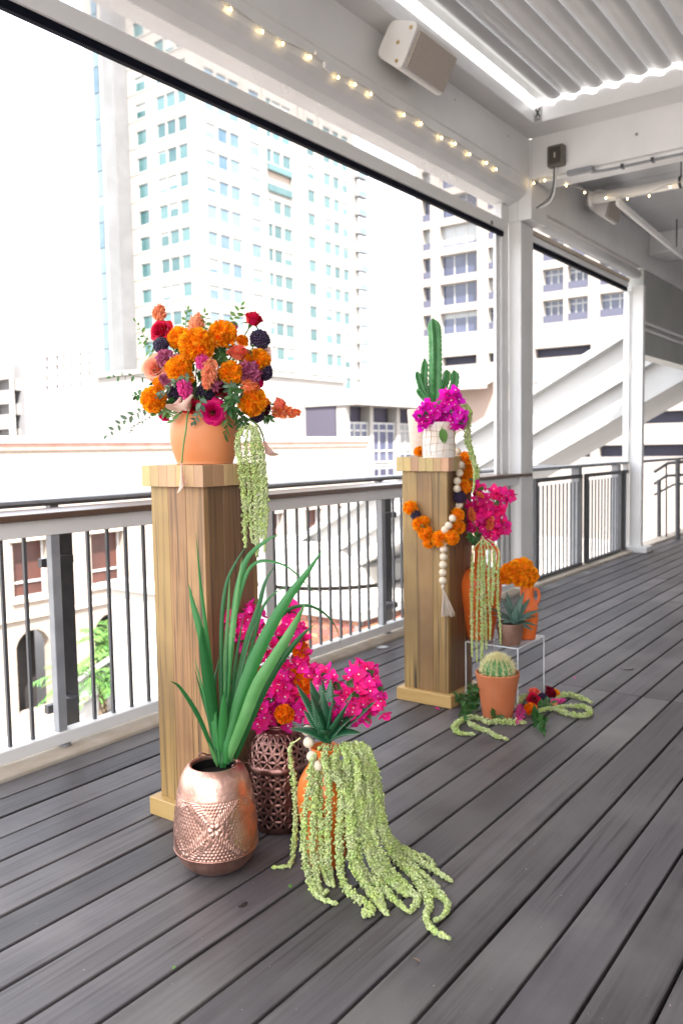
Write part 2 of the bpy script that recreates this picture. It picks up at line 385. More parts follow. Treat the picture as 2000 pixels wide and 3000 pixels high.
HP = [(3.12, 4.118), (3.12, 3.785), (3.129, 3.775), (3.129, 3.70), (3.14, 3.668), (3.175, 3.630), (3.235, 3.597), (3.30, 3.574), (3.44, 3.574), (3.44, 4.118)]
extrude_x(HP, -1.2, 7.249, [WHITE], 'header_beam', perg, closed=True)
q = MB(); q.box(7.601, 16.5, 3.12, 3.40, 3.55, 4.118); q.build('header_beam', [WHITE], perg)
q = MB(); q.box(-1.2, 6.929, 2.935, 3.14, 4.119, 4.30, bev=.006); q.build('gutter', [WHITE2], perg)
q = MB(); q.box(6.93, 7.248, -4.5, 3.14, 4.120, 4.30, bev=.006); q.build('gutter', [WHITE2], perg)
q = MB(); q.box(7.25, 7.56, -4.5, 3.099, 3.765, 4.399, bev=.005); q.box(7.30, 7.52, -4.5, 3.05, 3.735, 3.764); q.build('cross_beam', [WHITE], perg)
q = MB(); q.box(11.0, 11.3, -4.5, 3.119, 3.75, 4.3, bev=.005); q.box(10.86, 11.44, -4.5, 3.05, 3.74, 3.749); q.build('cross_beam', [WHITE], perg)
# louvre blades
AR = []
for i in range(15):
    t = i / 14; y = .104 - .208 * t
    bulge = -.022 * math.sin(math.pi * (t - .38) / .62) if t > .38 else .004 * math.sin(math.pi * t / .38)
    AR.append((y, .009 * (1 - t) - .002 + bulge))
LP = AR + [(y, z + .006) for y, z in AR[::-1]]
LV = extrude_x(LP, -1.2, 6.912, [mat('louvre_silver', (.60, .605, .61), .42, noise=(2.0, (.55, .555, .56), 4))], 'louvre', None, smooth=False, closed=True); LVM = LV.data; bpy.data.objects.remove(LV)
for i in range(42): share('louvre', LVM, (0, 2.795 - .178 * i, 4.288), perg)
# ceiling panels of the far bay, with open joints
CEIL = mat('ceiling_panel', (.60, .61, .62), .30, noise=(1.2, (.54, .55, .56), 4), bump=(8, .06))
for i in range(8):
    for j in range(4):
        q = MB(); x0 = 7.565 + i * 1.13; y1 = 3.115 - j * 1.9
        if 11.0 - 1.13 < x0 < 11.31: pass
        q.box(x0 + .006, x0 + 1.124, y1 - 1.894, y1 - .006, 4.02 - .001 * ((i + j) % 2), 4.06); q.build('ceiling_panel', [CEIL], perg)
q = MB(); q.box(7.6, 16.6, -4.5, 3.11, 4.07, 4.35); q.build('roof_slab', [WHITE], perg)
q = MB(); q.box(16.6, 16.9, -4.5, 3.2, -.02, 4.3); q.build('end_wall', [mat('grey_end_wall', (.36, .37, .37), .6)], perg)
# unseen wall added behind the terrace to cut the light from that side
q = MB(); q.box(-5.5, 17.5, -6.9, -6.6, -7.5, 6.0); hw = q.build('added_shade_wall', [mat('shade_wall_render', (.38, .36, .34), .7, noise=(2, (.32, .31, .30)))])
tag(hw, 'plain unseen wall added to cut the light from the back of the terrace', 'wall')

# ---- clear roll-down screens
VINYL = mat('clear_vinyl', (.62, .60, .60), .25, noise=(1.4, (.50, .48, .50), 4), alpha=.42)
FAS = mat('tan_strip', (.42, .34, .26), .6)
sc1 = thing('roller_screen', 'clear vinyl roller screen lowered a little above the white railing opening', 'screen', (2.2, 3.31, 3.3))
q = MB(); q.box(-1.2, 7.09, 3.285, 3.335, 3.307, 3.408, bev=.006); bb_ = q.build('bottom_bar', [WHITE2], sc1)
q = MB(); q.box(-1.2, 7.09, 3.295, 3.325, 3.266, 3.3065); q.build('seal', [BLACK], bb_)
q = MB(); q.add([(-1.2, 3.312, 3.40), (7.09, 3.312, 3.40), (7.09, 3.312, 3.58), (-1.2, 3.312, 3.58)], [(0, 1, 2, 3)]); q.build('vinyl_sheet', [VINYL], sc1)
p = ony(1440, 652, 3.284); q = MB(); q.lathe([(0, .004), (.018, .004), (.02, 0)], 14); q.v[0] = q.v[0][:, [0, 2, 1]] * np.array([1, -1, 1]) + np.array([p.x, 3.286, p.z]); q.build('end_plug', [DARK], bb_)
sc2 = thing('roller_screen', 'rolled white roller screen tube above the black railing opening', 'screen', (9, 3.25, 3.3))
q = MB(); q.tube([(7.66, 3.185, 3.475), (10.69, 3.185, 3.475)], .062, 20); q.build('roller_tube', [WHITE2], sc2, True)
q = MB(); q.box(7.66, 10.66, 3.27, 3.33, 3.325, 3.385, bev=.004); bb_ = q.build('bottom_bar', [WHITE2], sc2)
q = MB(); q.box(7.66, 10.66, 3.285, 3.32, 3.28, 3.3245); q.build('seal', [BLACK], bb_)
q = MB(); q.box(7.62, 10.66, 3.26, 3.31, 3.386, 3.43); q.build('back_strip', [FAS], sc2)
sc3 = thing('roller_screen', 'white roller screen tubes under the shade-toned header beyond the second column', 'screen', (13, 3.25, 2.9))
q = MB(); q.box(10.84, 16.5, 3.14, 3.36, 2.50, 3.549); q.build('header_face', [mat('header_shade_tone', (.42, .43, .41), .5, noise=(1.5, (.36, .37, .35)))], sc3)  # lower header face; its shade is put into the grey-olive colour
for z in (2.80, 2.89):
    q = MB(); q.tube([(10.84, 3.125, z), (16.5, 3.125, z)], .018, 10); q.build('roller_tube', [WHITE2], sc3, True)

# ---- small services on the beams
LSPK = mat('speaker_shell', (.78, .76, .73), .45); GRIL = mat('speaker_grille', (.52, .46, .40), .6, noise=(90, (.46, .40, .35), 2), bump=(300, .3)); SCRW = mat('brass_screw', (.55, .40, .18), .4, metal=.6)
def speaker(name, label, x0, x1, sec, spots, sc):
    """sec: outline of the end cap in (y, z); the first two corners are the wall side"""
    cy = sum(a for a, _ in sec) / len(sec); cz = sum(a for _, a in sec) / len(sec)
    t = thing(name, label, 'speaker', (x0, cy, cz))
    def ring(s): 
        out = []
        n = len(sec)
        for i in range(n):
            a, b_, c = (np.array(sec[(i + k) % n]) for k in (-1, 0, 1))
            for f in (0, .25, .5, .75, 1):
                p0 = b_ + (a - b_) / np.linalg.norm(a - b_) * .05; p2 = b_ + (c - b_) / np.linalg.norm(c - b_) * .05
                out.append((1 - f) ** 2 * p0 + 2 * f * (1 - f) * b_ + f * f * p2)
        o_ = np.array(out); cc = np.array([cy, cz]); return cc + (o_ - cc) * s
    q = MB(); prev = None; V = []; n = None
    for x, s in ((x0 + .012, .95), (x0, .985), (x0 + .008, 1), (x1 - .02, 1), (x1, .95)):
        r = ring(s); n = len(r); V += [(x if not (x == x0 + .012) else x0 + .0005, a, c) for a, c in r]
    F = [(k * n + i, k * n + (i + 1) % n, (k + 1) * n + (i + 1) % n, (k + 1) * n + i) for k in range(4) for i in range(n)] + [tuple(range(n)), tuple(range(4 * n, 5 * n))]
    q.add(V, F); sh = q.build('shell', [LSPK], t)
    a, c = np.array(sec[2]), np.array(sec[3]); nrm = np.array([(c - a)[1], -(c - a)[0]]); nrm = nrm / np.linalg.norm(nrm)
    if nrm @ (np.array([cy, cz]) - a) > 0: nrm = -nrm
    a2, c2 = a + (c - a) * .14 + nrm * .004, a + (c - a) * .88 + nrm * .004
    q = MB(); V = []
    for x in (x0 + .03, x1 - .03):
        for p_ in (a2, c2):
            V += [(x, *(p_)), (x, *(p_ + nrm * .012))]
    q.add(V, [(1, 3, 7, 5), (0, 1, 5, 4), (2, 6, 7, 3), (0, 2, 3, 1), (4, 5, 7, 6)]); q.build('grille', [GRIL], t)
    q = MB(); q.lathe([(0, .004), (.011, .004), (.013, 0)], 12); V = q.v[0][:, [2, 0, 1]] * np.array([-1, 1, 1]); q.v[0] = V
    me = q.build('screw', [SCRW]); dm = me.data; bpy.data.objects.remove(me)
    for y, z in spots: share('screw', dm, (x0 - .0005, y, z), sh)
    y, z = (np.array(sec[0]) + np.array(sec[1])) / 2
    q = MB(); q.box((x0 + x1) / 2 - .05, (x0 + x1) / 2 + .05, y - .01, 3.122, z - .04, z + .04); q.build('wall_bracket', [LSPK], t)
S1 = [tuple(onx(px, py, 4.70).yz) for px, py in ((1101, 162), (1146, 56), (1228, 62), (1212, 140), (1172, 207))]
S1 = [S1[0], S1[1], S1[2], S1[4]]
speaker('speaker', 'large white wall speaker with beige grille hung on the header above the string lights', 4.70, 5.24, S1, [tuple(onx(px, py, 4.70).yz) for px, py in ((1165, 124), (1203, 80), (1161, 178))], 1)
S2 = [tuple(onx(px, py, 8.55).yz) for px, py in ((1717, 607), (1742, 552), (1790, 560), (1768, 640))]
speaker('speaker', 'small white wall speaker behind the white ceiling pipe beyond the column', 8.55, 8.95, S2, [], 1)

JB = mat('junction_box', (.16, .145, .12), .5, noise=(30, (.10, .09, .075))); WIRE = mat('grey_cable', (.10, .11, .12), .5); WIREW = mat('white_cable', (.66, .66, .64), .4)
jb = thing('junction_box', 'weathered brown junction box on the white cross beam beside the column', 'junction box', (7.2, 2.85, 3.9))
q = MB(); q.box(7.175, 7.2495, 2.775, 2.925, 3.815, 3.995, bev=.01); jbx = q.build('box', [JB], jb)
q = MB(); q.box(7.165, 7.176, 2.80, 2.905, 3.835, 3.975, bev=.004); q.build('cover', [mat('box_cover', (.06, .05, .04), .35)], jbx)
q = MB(); q.box(7.155, 7.166, 2.842, 2.852, 3.88, 3.925); q.build('switch', [mat('switch_lever', (.5, .46, .38), .5)], jb)
cb = thing('cable', 'dark and white cables drooping from the junction box to the column', 'cable', (7.2, 2.9, 3.6))
q = MB(); q.tube(bez([onx(1622, 490, 7.2), onx(1620, 540, 7.2), onx(1608, 580, 7.22), onx(1570, 610, 7.26)], 20), .008, 8); q.build('dark_cable', [WIRE], cb, True)
q = MB(); q.tube(bez([onx(1628, 490, 7.2), onx(1625, 550, 7.2), onx(1612, 590, 7.22), onx(1585, 607, 7.26)], 20), .008, 8); q.build('white_cable', [WIREW], cb, True)
cd = thing('conduit', 'grey metal conduit running under the white cross beam', 'conduit', (7.3, 2.6, 3.74))
q = MB(); q.tube(bez([onx(1690, 503, 7.25), onx(1705, 497, 7.27), onx(1722, 498, 7.3), (7.3, 2.45, 3.725), (7.3, 1.5, 3.725), (7.3, -4, 3.725)], 40), .012, 8); q.build('pipe', [GREYM], cd, True)
q = MB(); q.box(7.21, 7.27, 2.53, 2.76, 3.722, 3.765, bev=.006); q.build('outlet_box', [GREYM], cd)
for y in (2.3, 2.05):
    q = MB(); q.box(7.27, 7.33, y - .01, y + .01, 3.708, 3.742); q.build('clamp', [DARK], cd)
# white pipes under the far ceiling
pp = thing('ceiling_pipe', 'thick white pipe hung across below the far ceiling', 'pipe', (8.2, 2.0, 3.76))
q = MB(); q.tube([(8.2, 2.86, 3.765), (8.2, -4.4, 3.765)], .052, 18); q.tube([(8.2, 2.90, 3.765), (8.2, 2.861, 3.765)], .068, 18); q.build('pipe', [WHITE2], pp, True)
for y in (2.05, .6):
    q = MB(); q.tube([(8.2, y, 3.81), (8.2, y, 4.02)], .006, 6); q.lathe([(.056, -.012), (.056, .012)], 18); q.v[-1] = q.v[-1][:, [0, 2, 1]] + np.array([8.2, y, 3.765]); q.build('hanger', [DARK], pp)
pq = thing('ceiling_pipe', 'slim white pipe running away along the far ceiling from the thick pipe', 'pipe', (9, 2.65, 3.7))
q = MB(); q.tube([onz(1812, 595, 3.68), onz(1990, 745, 3.68), onz(2120, 855, 3.68)], .034, 14); q.build('pipe', [WHITE2], pq, True)
q = MB(); a = onz(1812, 595, 3.68); q.tube([a, (a.x - .02, a.y, 3.73)], .03, 12); q.build('elbow', [WHITE2], pq, True)
q = MB(); a = onz(1980, 728, 3.68); q.tube([(a.x, a.y, 3.70), (a.x, a.y, 4.02)], .008, 6); q.build('hanger', [DARK], pq)
# plaque with the X mark in the gutter corner
pl = thing('maker_plaque', 'small grey plaque with a black X mark in the roof corner', 'plaque', (6.925, 2.9, 4.18))
q = MB(); q.box(6.920, 6.9295, 2.868, 2.935, 4.122, 4.246, bev=.002); q.build('plate', [mat('plaque_grey', (.40, .38, .37), .5)], pl)
q = MB(); XK = mat('plaque_ink', (.015, .02, .025), .5)
for s_ in (-1, 1):
    q.obox((6.9185, 2.9015 - s_ * .019, 4.160), (6.9185, 2.9015 + s_ * .019, 4.232), .002, .013, up=(0, 1, 0))
q.build('x_mark', [XK], pl)
q = MB()
for z in (4.148, 4.138): q.box(6.9185, 6.9198, 2.878, 2.926, z - .002, z + .002)
q.build('fine_print', [XK], pl)

q = MB(); q.lathe([(0, .006), (.012, .005), (.014, 0)], 10); p = onx(1863, 393, 7.249); q.v[0] = q.v[0][:, [2, 0, 1]] * np.array([-1, 1, 1]) + np.array([7.2495, p.y, p.z]); q.build('bolt_head', [GREYM], perg)
for x_ in np.arange(-.8, 7.0, .95):                # screw heads along the header
    q = MB(); q.lathe([(0, .002), (.006, .0018), (.007, 0)], 8); q.v[0] = q.v[0][:, [0, 2, 1]] * np.array([1, -1, 1]) + np.array([x_, 3.1198, 4.02]); q.build('screw', [GREYM], perg)

# ================================================================== STREET AND BUILDINGS
GZ = -7.6
q = MB(); q.add([(-400, -400, GZ), (1500, -400, GZ), (1500, 1500, GZ), (-400, 1500, GZ)], [(0, 1, 2, 3)])
gr = q.build('ground', [mat('street_concrete', (.26, .245, .23), .85, noise=(.15, (.18, .17, .165), 6))]); tag(gr, kind='structure')

def facade(q, o, u, n, W, z0, z1, ops, dep, m=0):
    """wall sheet with real openings: o corner (x,y), u unit dir, n outward unit; ops (a0,a1,za,zb)"""
    us = sorted({0, W, *[round(a, 3) for op in ops for a in op[:2]]}); zs = sorted({z0, z1, *[round(a, 3) for op in ops for a in op[2:]]})
    ops = [tuple(round(a, 3) for a in op) for op in ops]
    P = lambda a, z, d=0: (o[0] + u[0] * a - n[0] * d, o[1] + u[1] * a - n[1] * d, z)
    V = []; F = []
    import bisect
    hole = set()
    for a0, a1, b0, b1 in ops:
        for i in range(bisect.bisect_left(us, a0), bisect.bisect_left(us, a1)):
            for j in range(bisect.bisect_left(zs, b0), bisect.bisect_left(zs, b1)): hole.add((i, j))
    for i in range(len(us) - 1):
        for j in range(len(zs) - 1):
            if (i, j) in hole: continue
            k = len(V); V += [P(us[i], zs[j]), P(us[i + 1], zs[j]), P(us[i + 1], zs[j + 1]), P(us[i], zs[j + 1])]; F.append((k, k + 1, k + 2, k + 3))
    for a0, a1, b0, b1 in ops:
        c = [(a0, b0), (a1, b0), (a1, b1), (a0, b1)]
        for i in range(4):
            p, r = c[i], c[(i + 1) % 4]; k = len(V)
            V += [P(*p), P(*r), P(*r, dep), P(*p, dep)]; F.append((k, k + 1, k + 2, k + 3))
    q.add(V, F, m)
_wm = {}
def window(kind, wd, ht, mats, parent, o, u, n, a0, z0, dep, bars=(), frame=.06):
    """one window: a frame with its bars, and the pane as its own piece; alike windows share meshes"""
    key = (kind, round(wd, 2), round(ht, 2), u, mats[0].name)
    if key not in _wm:
        X = lambda a, z, d: (u[0] * a - n[0] * d, u[1] * a - n[1] * d, z)
        g = MB(); g.add([X(.01, .01, .06), X(wd - .01, .01, .06), X(wd - .01, ht - .01, .06), X(.01, ht - .01, .06)], [(0, 1, 2, 3)]); q = MB()
        def bar(a, b_, c, d):
            V = [X(*p, e) for e in (0, .055) for p in ((a, c), (b_, c), (b_, d), (a, d))]
            q.add(V, [(0, 1, 2, 3), (0, 4, 5, 1), (1, 5, 6, 2), (2, 6, 7, 3), (3, 7, 4, 0)])
        bar(0, frame, 0, ht); bar(wd - frame, wd, 0, ht); bar(frame, wd - frame, 0, frame); bar(frame, wd - frame, ht - frame, ht)
        for kk, f_ in bars:
            if kk == 'v': bar(wd * f_ - frame / 2, wd * f_ + frame / 2, frame, ht - frame)
            else: bar(frame, wd - frame, ht * f_ - frame / 2, ht * f_ + frame / 2)
        ob = q.build('window', mats[1]); op_ = g.build('pane', mats[0]); _wm[key] = (ob.data, op_.data); bpy.data.objects.remove(ob); bpy.data.objects.remove(op_)
    p = (o[0] + u[0] * a0 - n[0] * dep, o[1] + u[1] * a0 - n[1] * dep, z0)
    w_o = share('window', _wm[key][0], p, parent); share('pane', _wm[key][1], p, w_o); return w_o

def glassm(name, c1, c2, rough=.12, blind=.30, bcol=(.30, .31, .30)):
    """office glass; every pane differs, some have pale blinds drawn part way down"""
    m = bpy.data.materials.new(name); m.use_nodes = True; t = m.node_tree; N = t.nodes; Lk = t.links; b_ = N['Principled BSDF']
    oi = N.new('ShaderNodeObjectInfo'); tc = N.new('ShaderNodeTexCoord'); nz = N.new('ShaderNodeTexNoise'); nz.inputs['Scale'].default_value = .7; nz.noise_dimensions = '4D'
    def mth(op, a, b2):
        n = N.new('ShaderNodeMath'); n.operation = op
        for k, v in enumerate((a, b2)):
            if v is None: continue
            if isinstance(v, (int, float)): n.inputs[k].default_value = v
            else: Lk.new(v, n.inputs[k])
        return n.outputs[0]
    Lk.new(mth('MULTIPLY', oi.outputs['Random'], 40.0), nz.inputs['W']); Lk.new(tc.outputs['Object'], nz.inputs['Vector'])
    mr = N.new('ShaderNodeMapRange'); mr.inputs[1].default_value = .3; mr.inputs[2].default_value = 1.3; Lk.new(mth('ADD', oi.outputs['Random'], nz.outputs['Fac']), mr.inputs[0])
    mx = N.new('ShaderNodeMix'); mx.data_type = 'RGBA'; mx.inputs['A'].default_value = (*c1, 1); mx.inputs['B'].default_value = (*c2, 1); Lk.new(mr.outputs[0], mx.inputs['Factor'])
    r2 = mth('FRACT', mth('MULTIPLY', oi.outputs['Random'], 17.3), None); r3_ = mth('FRACT', mth('MULTIPLY', oi.outputs['Random'], 91.7), None)
    sx = N.new('ShaderNodeSeparateXYZ'); Lk.new(tc.outputs['Generated'], sx.inputs[0])
    f = mth('MULTIPLY', mth('LESS_THAN', r2, blind), mth('GREATER_THAN', sx.outputs[2], r3_)); f = mth('MULTIPLY', f, .75)
    m2 = N.new('ShaderNodeMix'); m2.data_type = 'RGBA'; Lk.new(f, m2.inputs['Factor']); Lk.new(mx.outputs['Result'], m2.inputs['A']); m2.inputs['B'].default_value = (*bcol, 1)
    Lk.new(m2.outputs['Result'], b_.inputs['Base Color']); b_.inputs['Roughness'].default_value = rough; b_.inputs['Specular IOR Level'].default_value = .6
    return m
TEAL = glassm('teal_office_glass', (.014, .048, .052), (.055, .112, .115)); BLUEG = glassm('blue_office_glass', (.026, .062, .095), (.10, .15, .185))
NAVY = glassm('dark_window_glass', (.010, .012, .03), (.04, .046, .085), blind=.15); VIOL = glassm('curtained_glass', (.016, .019, .045), (.065, .074, .12), blind=.18)
TW = mat('tower_cladding', (.235, .222, .205), .8, noise=(.4, (.205, .193, .18), 4)); TW2 = mat('tower_grey_slab', (.115, .116, .12), .8, noise=(.3, (.14, .14, .145)))
FRW = mat('tower_window_frame', (.34, .34, .33), .5)

# ---- white office tower
tw = thing('office_tower', 'tall white office tower with rows of teal square windows', 'building', (84, 86.3, GZ))
TX, TY = 84.0, 86.3
A = [(87.5, 89.2), (90.0, 91.8), (92.5, 94.3), (96.8, 98.8), (100.7, 101.6), (102.1, 103.8), (104.5, 106.3), (110.7, 112.5), (115.2, 116.9), (117.9, 119.4), (120.5, 122.0)]
rowsz = [24.28 + 3.787 * k for k in range(-6, 14)]
ops = []
for z in rowsz:
    for k, (a, c) in enumerate(A):
        if 4 <= k <= 6 and abs(z - (24.28 + 3.787 * 5)) < 2.2: continue
        ops.append((a - TX - .1, c - TX + .1, z - 1.0, z + 1.0))
bz = 24.28 + 3.787 * 5
ops.append((100.6 - TX, 106.4 - TX, bz - 1.6, bz + 2.6))
q = MB(); facade(q, (TX, TY), (1, 0), (0, -1), 40.0, GZ, 84, ops, .45); q.build('wall', [TW], tw)
for op in ops[:-1]: window('teal', op[1] - op[0], op[3] - op[2], [TEAL if op[0] > 15 else BLUEG, FRW], tw, (TX, TY), (1, 0), (0, -1), op[0], op[2], .10, frame=.06)
q = MB(); q.box(100.6, 106.4, TY + .3, TY + 2.5, bz - 1.6, bz + 2.6); q.build('balcony_recess', [mat('recess_brown', (.30, .24, .20), .8)], tw)
q = MB(); q.box(100.6, 106.4, TY - .25, TY + .28, bz + 1.6, bz + 2.5); q.build('balcony_glass', [TEAL], tw)
q = MB(); q.box(100.6, 106.4, TY - .25, TY + .28, bz - 1.6, bz - .5); q.build('balcony_glass', [TEAL], tw)
Lc = [(96.8, 94.8), (92.5, 90.8), (90.2, 88.5), (87.9, 86.9)]
Lc = [(86.6, 88.2), (88.8, 90.5), (90.9, 92.5), (94.9, 96.9)]
opsL = [(98.6 - c - .08, 98.6 - a + .08, z - 1.0, z + 1.0) for z in rowsz for a, c in Lc]
q = MB(); facade(q, (TX, 98.6), (0, -1), (-1, 0), 98.6 - TY, GZ, 84, opsL, .45); q.build('wall', [TW], tw)
for op in opsL: window('tealL', op[1] - op[0], op[3] - op[2], [TEAL, FRW], tw, (TX, 98.6), (0, -1), (-1, 0), op[0], op[2], .10, frame=.06)
q = MB()                                          # sills and string courses
for z in rowsz: q.box(TX - .04, 124.05, TY - .05, TY + .02, z - 1.30, z - 1.16); q.box(TX - .05, TX + .02, TY - .05, 98.6, z - 1.30, z - 1.16)
q.build('sill_course', [TW], tw)
q = MB()
for xx in (94.9, 99.6, 108.3, 109.9, 113.6): q.box(xx, xx + .5, TY - .22, TY + .02, GZ, 84)
q.build('pier', [TW], tw)
q = MB(); q.box(TX + .5, 124, TY + .5, 110, 83.9, 84); q.box(123.9, 124, TY, 110, GZ, 84); q.build('roof', [TW], tw)
q = MB(); q.box(TX - 2.4, TX + .3, 98.7, 101.2, GZ, 90); q.build('slab_fin', [TW2], tw)
q = MB(); q.box(TX - .4, TX + .3, 101.2, 107.6, GZ, 90); q.build('wing_wall', [TW], tw)
for y0 in (102.1, 104.4):
    for z in range(0, 21):
        q = MB(); q.box(TX - .55, TX - .41, y0, y0 + 1.15, 6 + z * 3.8, 6 + z * 3.8 + 3.62); q.build('glass_strip', [BLUEG], tw)
# ---- slim tower of stacked balconies peeping out behind
st = thing('balcony_tower', 'slim pale tower with stacked glass balconies just behind the white office tower', 'building', (150, 105, GZ))
q = MB(); q.box(138, 146.5, 101, 112, GZ, 64); q.build('wall', [TW], st)
for z in range(16):
    q = MB(); q.box(145.2, 148.6, 99.8, 101.0, z * 3.8 + .4, z * 3.8 + .6); q.build('balcony', [TW2], st)
    q = MB(); q.box(145.2, 148.4, 99.85, 99.9, z * 3.8 + .6, z * 3.8 + 1.8); q.build('balcony_glass', [BLUEG], st)

# ---- apartment block over a parking garage
ap = thing('apartment_block', 'cream apartment block with wide dark windows above open parking levels', 'building', (78, 32, GZ))
AX = 78.0; AY = 46.4
Wn = [(45.6, 44.6, 'n'), (43.5, 39.2, 'w'), (38.0, 36.6, 'n'), (32.2, 30.1, 'm'), (29.7, 27.7, 'm'), (26.6, 24.0, 'm'), (21.5, 18.5, 'm')]
APW = mat('cream_concrete', (.27, .243, .222), .8, noise=(.3, (.235, .212, .195)))
ops = []; kinds = []
for k in range(7):
    zb = 13.2 + 2.98 * k
    for a, c, kd in Wn: ops.append((AY - a, AY - c, zb, zb + 2.2)); kinds.append((k, kd))
for zb, ht in ((9.9, .95), (6.5, 1.1), (3.2, 1.1), (.2, 1.1)):
    for a, c in ((43.3, 39.3), (38.0, 36.4), (33.0, 27.4), (26.6, 18.5)): ops.append((AY - a, AY - c, zb, zb + ht)); kinds.append((-1, 'g'))
q = MB(); facade(q, (AX, AY), (0, -1), (-1, 0), 40, GZ, 35.5, ops, .8); q.build('wall', [APW], ap)
q = MB(); q.box(AX, AX + 25, AY - .05, AY, GZ, 35.5); q.build('side_wall', [APW], ap)
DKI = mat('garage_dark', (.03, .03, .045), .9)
for op, (k, kd) in zip(ops, kinds):
    if kd == 'g':
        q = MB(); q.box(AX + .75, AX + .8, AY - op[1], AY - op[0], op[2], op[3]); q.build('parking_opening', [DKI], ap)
    else:
        bars = {'w': [('v', .33), ('v', .66)], 'n': [('h', .35)], 'm': [('v', .33), ('v', .66), ('h', .75)]}[kd]
        window('ap' + kd, op[1] - op[0], op[3] - op[2], [VIOL if kd == 'w' else NAVY, FRW], ap, (AX, AY), (0, -1), (-1, 0), op[0], op[2], .55, bars, frame=.09)
        if kd != 'w':
            q = MB(); q.box(AX + .1, AX + .16, AY - op[1], AY - op[0], op[2], op[2] + .75); q.build('balustrade', [mat('balustrade_glass', (.055, .056, .085), .2) if 'balustrade_glass' not in bpy.data.materials else bpy.data.materials['balustrade_glass']], ap)

# ---- beige brick house across the street: arches below, awning windows above
BB = bpy.data.materials.new('beige_brick'); BB.use_nodes = True
t = BB.node_tree; N = t.nodes; Lk = t.links; tc = N.new('ShaderNodeTexCoord'); mp = N.new('ShaderNodeMapping'); mp.inputs['Rotation'].default_value = (R_(90), 0, 0); bt = N.new('ShaderNodeTexBrick')
Lk.new(tc.outputs['Object'], mp.inputs[0]); Lk.new(mp.outputs[0], bt.inputs['Vector']); bt.inputs['Scale'].default_value = 4.4; bt.inputs['Color1'].default_value = (.245, .20, .165, 1); bt.inputs['Color2'].default_value = (.30, .25, .21, 1); bt.inputs['Mortar'].default_value = (.33, .29, .25, 1); bt.inputs['Mortar Size'].default_value = .012
Lk.new(bt.outputs['Color'], N['Principled BSDF'].inputs['Base Color']); N['Principled BSDF'].inputs['Roughness'].default_value = .85
hb = thing('brick_house', 'beige brick house with round arches and red brown windows below a pink parapet', 'building', (18, 24, GZ))
FY = 24.0
sc_ = FY / 18.0
zz = lambda z: CAMH + (z - CAMH) * sc_
wx = [(11.32, 12.28), (13.58, 14.63), (15.95, 16.95), (18.3, 19.3), (20.4, 21.35), (22.6, 23.48), (8.9, 9.9), (6.5, 7.5), (24.6, 25.4)]
ops = []
for a, c in wx: ops.append((a * sc_ + 5, c * sc_ + 5, zz(-2.13), zz(-.72)))
acs = [(11.3, 12.25), (13.58, 14.63), (8.9, 9.9), (15.95, 16.95), (18.3, 19.3)]
for a, c in acs: ops.append((a * sc_ + 5, c * sc_ + 5, zz(-4.95), zz(-2.93)))
FX1 = 35.3
q = MB(); facade(q, (-5, FY), (1, 0), (0, -1), FX1 + 5, GZ, 1.88, ops, .35); q.build('wall', [BB], hb)
q = MB(); q.add([(FX1, FY, GZ), (FX1, FY + 12, GZ), (FX1, FY + 12, 1.88), (FX1, FY, 1.88)], [(0, 1, 2, 3)]); q.add([(-5, FY, 1.88), (FX1, FY, 1.88), (FX1, FY + 12, 1.88), (-5, FY + 12, 1.88)], [(0, 1, 2, 3)]); q.build('roof', [BB], hb)
RB = mat('red_brown_joinery', (.075, .026, .018), .5, noise=(1.0, (.04, .016, .014))); LINT = mat('sandstone', (.55, .42, .34), .8)
for a, c in wx:
    w_ = (c - a) * sc_
    window('rb%.2f' % w_, w_, zz(-.72) - zz(-2.13), [RB, mat('white_sash', (.7, .7, .7), .5) if 'white_sash' not in bpy.data.materials else bpy.data.materials['white_sash']], hb, (-5, FY), (1, 0), (0, -1), a * sc_ + 5, zz(-2.13), .25, [('h', .27)], frame=.05)
for a, c in acs:
    a *= sc_; c *= sc_; r = (c - a) / 2; zs = zz(-2.93) - r * .99; cx = (a + c) / 2
    q = MB(); V = []; F = []; n = 20             # spandrels that make the opening round-headed
    for s_ in (-1, 1):
        arc = [(cx + s_ * r * math.cos(i / n * math.pi / 2), zs + r * math.sin(i / n * math.pi / 2)) for i in range(n + 1)]
        for i in range(n):
            k = len(V); x0_, z0_ = arc[i]; x1_, z1_ = arc[i + 1]; e = cx + s_ * r * 1.001
            V += [(x0_, FY + .012, z0_), (e, FY + .012, z0_), (e, FY + .012, z1_), (x1_, FY + .012, z1_), (x0_, FY + .36, z0_), (x1_, FY + .36, z1_)]
            F += [(k, k + 1, k + 2, k + 3), (k, k + 3, k + 5, k + 4)]
    q.add(V, F); q.build('arch', [BB], hb)
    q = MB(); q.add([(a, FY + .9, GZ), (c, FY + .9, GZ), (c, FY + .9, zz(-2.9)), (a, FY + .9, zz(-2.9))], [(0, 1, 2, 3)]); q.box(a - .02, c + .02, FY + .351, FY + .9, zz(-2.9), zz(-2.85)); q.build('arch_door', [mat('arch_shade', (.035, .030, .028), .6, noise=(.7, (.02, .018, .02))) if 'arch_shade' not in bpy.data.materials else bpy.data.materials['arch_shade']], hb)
PINK = mat('pink_parapet_brick', (.36, .185, .145), .8, noise=(2, (.40, .24, .20)))
q = MB(); q.box(-5, FX1 + .02, FY - .06, FY + .4, 1.50, 1.73); q.build('parapet_band', [PINK], hb)
q = MB(); q.box(-5, FX1 + .06, FY - .14, FY + .5, 1.731, 1.95, bev=.02); q.build('coping', [mat('coping_stone', (.55, .54, .52), .8)], hb)
